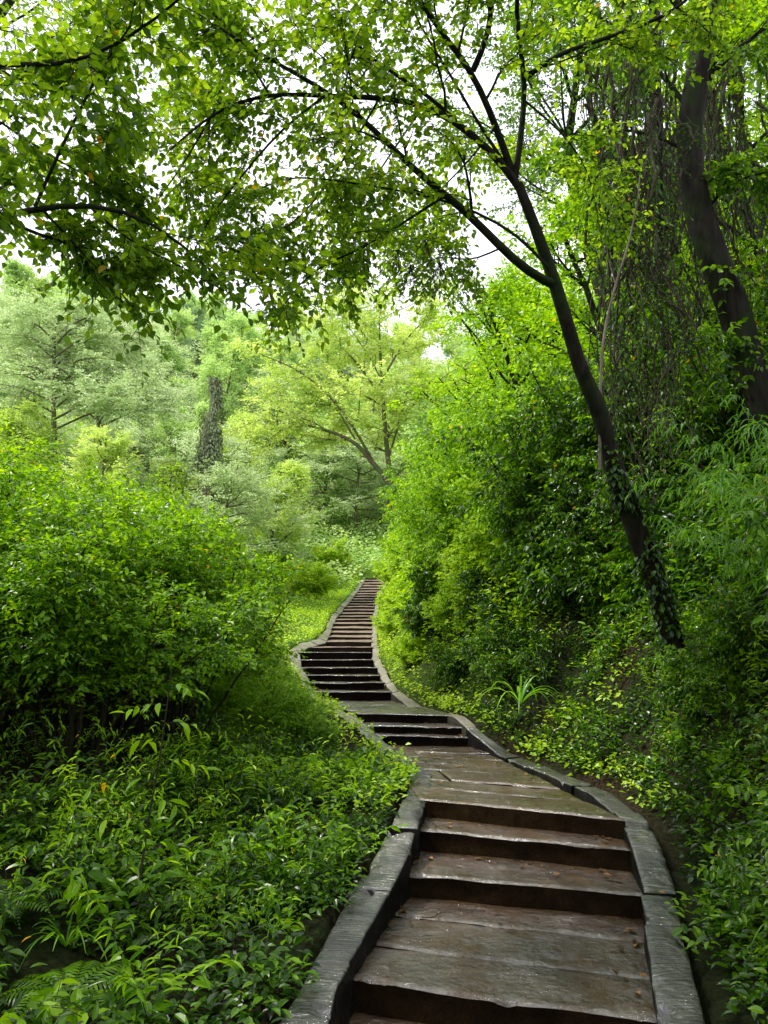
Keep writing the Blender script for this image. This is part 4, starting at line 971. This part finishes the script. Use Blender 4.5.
# named trees of the background
def central():
    sk = [chain([(399, 532, 33), (390, 480, 33), (371, 462, 33), (355, 439, 33.2), (330, 432, 33.4), (306, 424, 33.6), (280, 420, 33.8)], .16, .03, 16),
          chain([(399, 530, 33), (394, 500, 33), (388, 460, 33), (383, 400, 33), (380, 350, 33), (379, 300, 33)], .16, .03, 16),
          chain([(375, 465, 33), (350, 420, 32.6), (320, 385, 32.4), (290, 365, 32.2), (262, 355, 32)], .07, .02, 12), chain([(384, 400, 33), (355, 360, 33), (325, 330, 33), (300, 312, 33)], .06, .02, 12),
          chain([(386, 440, 33), (415, 400, 33), (445, 375, 33.3), (470, 362, 33.5)], .07, .02, 12), chain([(382, 380, 33), (405, 340, 33.3), (430, 315, 33.5)], .06, .02, 12),
          chain([(381, 350, 33), (360, 315, 33), (345, 292, 33)], .05, .02, 10), chain([(390, 480, 33), (420, 455, 32.6), (450, 440, 32.4)], .06, .02, 10),
          chain([(355, 439, 33.2), (335, 405, 33.4), (315, 400, 33.6)], .05, .02, 10), chain([(388, 460, 33), (400, 420, 31.8), (410, 380, 31)], .05, .02, 10)]
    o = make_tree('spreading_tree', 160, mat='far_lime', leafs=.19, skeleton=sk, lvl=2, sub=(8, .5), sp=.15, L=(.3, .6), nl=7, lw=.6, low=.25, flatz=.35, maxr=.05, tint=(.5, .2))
    tag(o, 'spreading light green tree with forked leaning trunks at the head of the stairs', 'tree')
central()
def tiered(px, py, top, d, spread, label):
    b0 = at(px, py, d); hgt = at(px, top, d)[2] - b0[2]
    sk = [chain([(px, py + 25, d), (px - 2, (py + top) / 2, d), (px + 1, top, d)], .13, .03, 12)]
    r = np.random.default_rng(int(px))
    for k_ in range(22):
        t_ = .12 + .88 * k_ / 22; sx = (-1 if k_ % 2 else 1) * spread * r.uniform(.5, 1) * (1.15 - .5 * t_); y0 = py + (top - py) * t_
        sk.append(chain([(px, y0, d), (px + sx * .5, y0 - 18, d + r.uniform(-2, 2)), (px + sx, y0 - 20, d + r.uniform(-4, 4))], .05, .015, 9))
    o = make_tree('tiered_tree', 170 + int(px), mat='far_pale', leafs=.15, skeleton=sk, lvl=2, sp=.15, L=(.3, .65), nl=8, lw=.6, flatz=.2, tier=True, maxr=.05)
    tag(o, label, 'tree')
tiered(55, 445, 315, 31, 75, 'pale tree with flat layered branches and a dark upright trunk at the left')
tiered(100, 440, 335, 33, 70, 'second pale layered tree just right of the upright dark trunk')
def snag():
    rng = np.random.default_rng(9); root = empty('vine_covered_snag'); w_, l = MB(), MB(); d = 30
    q = chain([(206, 500, d), (208, 470, d), (211, 430, d), (214, 400, d), (215, 378, d)], .36, .13, 12); tube(w_, *q, k=9)
    n = 5200; k_ = rng.integers(0, 11, n); f = rng.random((n, 1)); P = q[0][k_] * (1 - f) + q[0][k_ + 1] * f; a = rng.uniform(0, 2*pi, n)
    dd = np.stack([np.cos(a), np.sin(a), np.zeros(n)], 1); rr = (q[1][k_] * rng.uniform(.9, 1.9, n))[:, None]
    keep = (vnoise(P[:, 0] * 2 + dd[:, 0], P[:, 2] * 1.2, a, 4) > -.05)
    leaves(l, (P + dd * rr)[keep], (dd * .5 + np.array([0, 0, -1]))[keep], (dd + np.array([0, 0, .4]))[keep], .15, .06, np.clip(rng.normal(.3, .25, keep.sum()), 0, 1), 'D')
    w_.build('trunk', M['bark_far'], root, smooth=True); l.build('ivy', M['snag'], root)
    tag(root, 'broken dead trunk wrapped in trailing climbers standing behind the left bushes', 'dead tree')
snag()

# ---- fallen leaves
def fallen(label, px, py, z, s, tint_mat, rz):
    b = MB(); p_ = onz(px, py, z) if z is not None else gp(px, py)
    leaves(b, np.array([[-s / 2, 0, .012]]), np.array([[1, 0, .08]]), np.array([[0, 0, 1.]]), s, s * .6, .5)
    o = b.build('fallen_leaf', M[tint_mat]); o.location = p_ + np.array([0, 0, .012]); o.rotation_euler = (0, .1, rz); tag(o, label, 'leaf'); return o
fallen('curled brown fallen leaf against the foot of the left curb', 347, 960, .02, .07, 'dead', 1.2)
fallen('brown fallen leaf on the slab beside the right curb', 645, 981, .02, .06, 'dead', .3)
fallen('pale fallen leaf lying on the right curb stone', 661, 897, .235, .06, 'dead', 2.2)
fallen('orange fallen leaf on the ground at the bottom left', 249, 1000, None, .12, 'dead', 1.7)
fallen('yellow brown fallen leaf among the plants left of the curb', 296, 913, None, .08, 'dead', .6)

for j in range(140):
    k_ = int(14 * rs.random() ** 1.4); a_, b_ = RISE[NLOW + k_]; a2, b2 = RISE[NLOW + k_ + 1]; f_ = rs.choice([rs.uniform(.03, .12), rs.uniform(.88, .97), rs.uniform(.1, .9)]); g_ = rs.uniform(.15, .9)
    P_ = (a_ * (1 - f_) + b_ * f_) * (1 - g_) + (a2 * (1 - f_) + b2 * f_) * g_; P_[2] = a_[2] + .012; s_ = rs.uniform(.035, .075)
    b = MB(); leaves(b, np.array([[-s_ / 2, 0, 0.]]), np.array([[1, 0, .05]]), np.array([[0, 0, 1.]]), s_, s_ * rs.uniform(.4, .65), .5)
    o = b.build('fallen_leaf', M['dead' if j % 4 == 0 else 'dead_dark']); o.location = P_; o.rotation_euler = (rs.uniform(-.1, .1), rs.uniform(-.1, .1), rs.uniform(0, 6.28))
    tag(o, 'small brown dead leaf lying on the wet stone steps', 'leaf', 'small dead leaves on the steps')

for j, (k_, f_, g_, l_, a_) in enumerate([(0, .2, .75, .22, .5), (3, .7, .12, .18, 2.2), (3, .3, .6, .25, 1.1), (6, .5, .4, .3, .3), (2, .85, .5, .14, 2.8)]):
    p0, p1 = RISE[NLOW + k_]; p2, p3 = RISE[NLOW + k_ + 1]; P_ = (p0 * (1 - f_) + p1 * f_) * (1 - g_) + (p2 * (1 - f_) + p3 * f_) * g_; P_[2] = p0[2] + .012
    b = MB(); t5 = np.linspace(-.5, .5, 7); q = np.stack([t5 * l_, .03 * np.sin(t5 * 7 + j), .004 + 0 * t5], 1); tube(b, q, np.linspace(.004, .002, 7), 5)
    tube(b, [q[3], q[3] + [.03, .04, .006], q[3] + [.05, .07, .004]], .002, 4)
    o = b.build('fallen_twig', M['twig']); o.location = P_; o.rotation_euler = (0, 0, a_); tag(o, 'thin dark twig dropped on the wet stone path', 'twig', 'fallen twigs on the path')

# prototypes that were never used
for kd in [v for v in list(globals().values()) if isinstance(v, Kind)]:
    for i, r in enumerate(kd.p):
        if i not in kd.used:
            for ch in list(r.children): bpy.data.objects.remove(ch)
            bpy.data.objects.remove(r)
SKYV, SUNV = 14, 5.0
# ------------------------------------------------------------------ light, sky, camera
SUN_EL, SUN_AZ = radians(56), radians(-90)     # high, from the left
w = bpy.data.worlds.new('World'); bpy.context.scene.world = w; w.use_nodes = True
t = w.node_tree; t.nodes.clear()
sky = t.nodes.new('ShaderNodeTexSky'); sky.sky_type = 'NISHITA'; sky.sun_disc = False
sky.sun_elevation = SUN_EL; sky.sun_rotation = SUN_AZ; sky.air_density = 1.0; sky.dust_density = 6.0; sky.ozone_density = 1.0
tc = t.nodes.new('ShaderNodeTexCoord'); cn = t.nodes.new('ShaderNodeTexNoise'); cn.inputs['Scale'].default_value = 2.5; cn.inputs['Detail'].default_value = 6
t.links.new(tc.outputs['Generated'], cn.inputs['Vector'])
cl = ramp(t, cn.outputs['Fac'], [(.3, (.80, .82, .95)), (.6, (1, .99, 1.02))])
sc_ = t.nodes.new('ShaderNodeMixRGB'); sc_.blend_type = 'MULTIPLY'; sc_.inputs[0].default_value = 1; t.links.new(cl, sc_.inputs[1]); sc_.inputs[2].default_value = (SKYV, SKYV, SKYV * 1.03, 1)
mx = t.nodes.new('ShaderNodeMixRGB'); mx.inputs[0].default_value = .85
t.links.new(sky.outputs[0], mx.inputs[1]); t.links.new(sc_.outputs[0], mx.inputs[2])
bg = t.nodes.new('ShaderNodeBackground'); bg.inputs[1].default_value = .15; t.links.new(mx.outputs[0], bg.inputs[0])
ow = t.nodes.new('ShaderNodeOutputWorld'); t.links.new(bg.outputs[0], ow.inputs[0])
sd = bpy.data.lights.new('sun', 'SUN'); sd.energy = SUNV; sd.angle = radians(9); sd.color = (1, .95, .84)
so = bpy.data.objects.new('sun', sd); COL.objects.link(so)
dirv = np.array([sin(SUN_AZ) * cos(SUN_EL), cos(SUN_AZ) * cos(SUN_EL), sin(SUN_EL)])
from mathutils import Vector
so.rotation_euler = Vector(dirv).to_track_quat('Z', 'Y').to_euler()
cd = bpy.data.cameras.new('camera'); cam = bpy.data.objects.new('camera', cd); COL.objects.link(cam)
cam.location = EYE; cam.rotation_euler = (pi / 2 + PITCH, 0, 0)
cd.sensor_fit = 'VERTICAL'; cd.sensor_height = 24; cd.lens = 24 * F / 1024; cd.clip_end = 1000; cd.clip_start = .05
sc = bpy.context.scene; sc.camera = cam
sc.view_settings.view_transform = 'Standard'; sc.view_settings.look = 'None'; sc.view_settings.exposure = 0
sc.render.engine = 'CYCLES'
cy = sc.cycles; cy.max_bounces = 6; cy.diffuse_bounces = 2; cy.glossy_bounces = 2; cy.transmission_bounces = 4; cy.transparent_max_bounces = 4
cy.use_denoising = True; cy.use_adaptive_sampling = False; cy.caustics_reflective = False; cy.caustics_refractive = False; cy.sample_clamp_indirect = 6
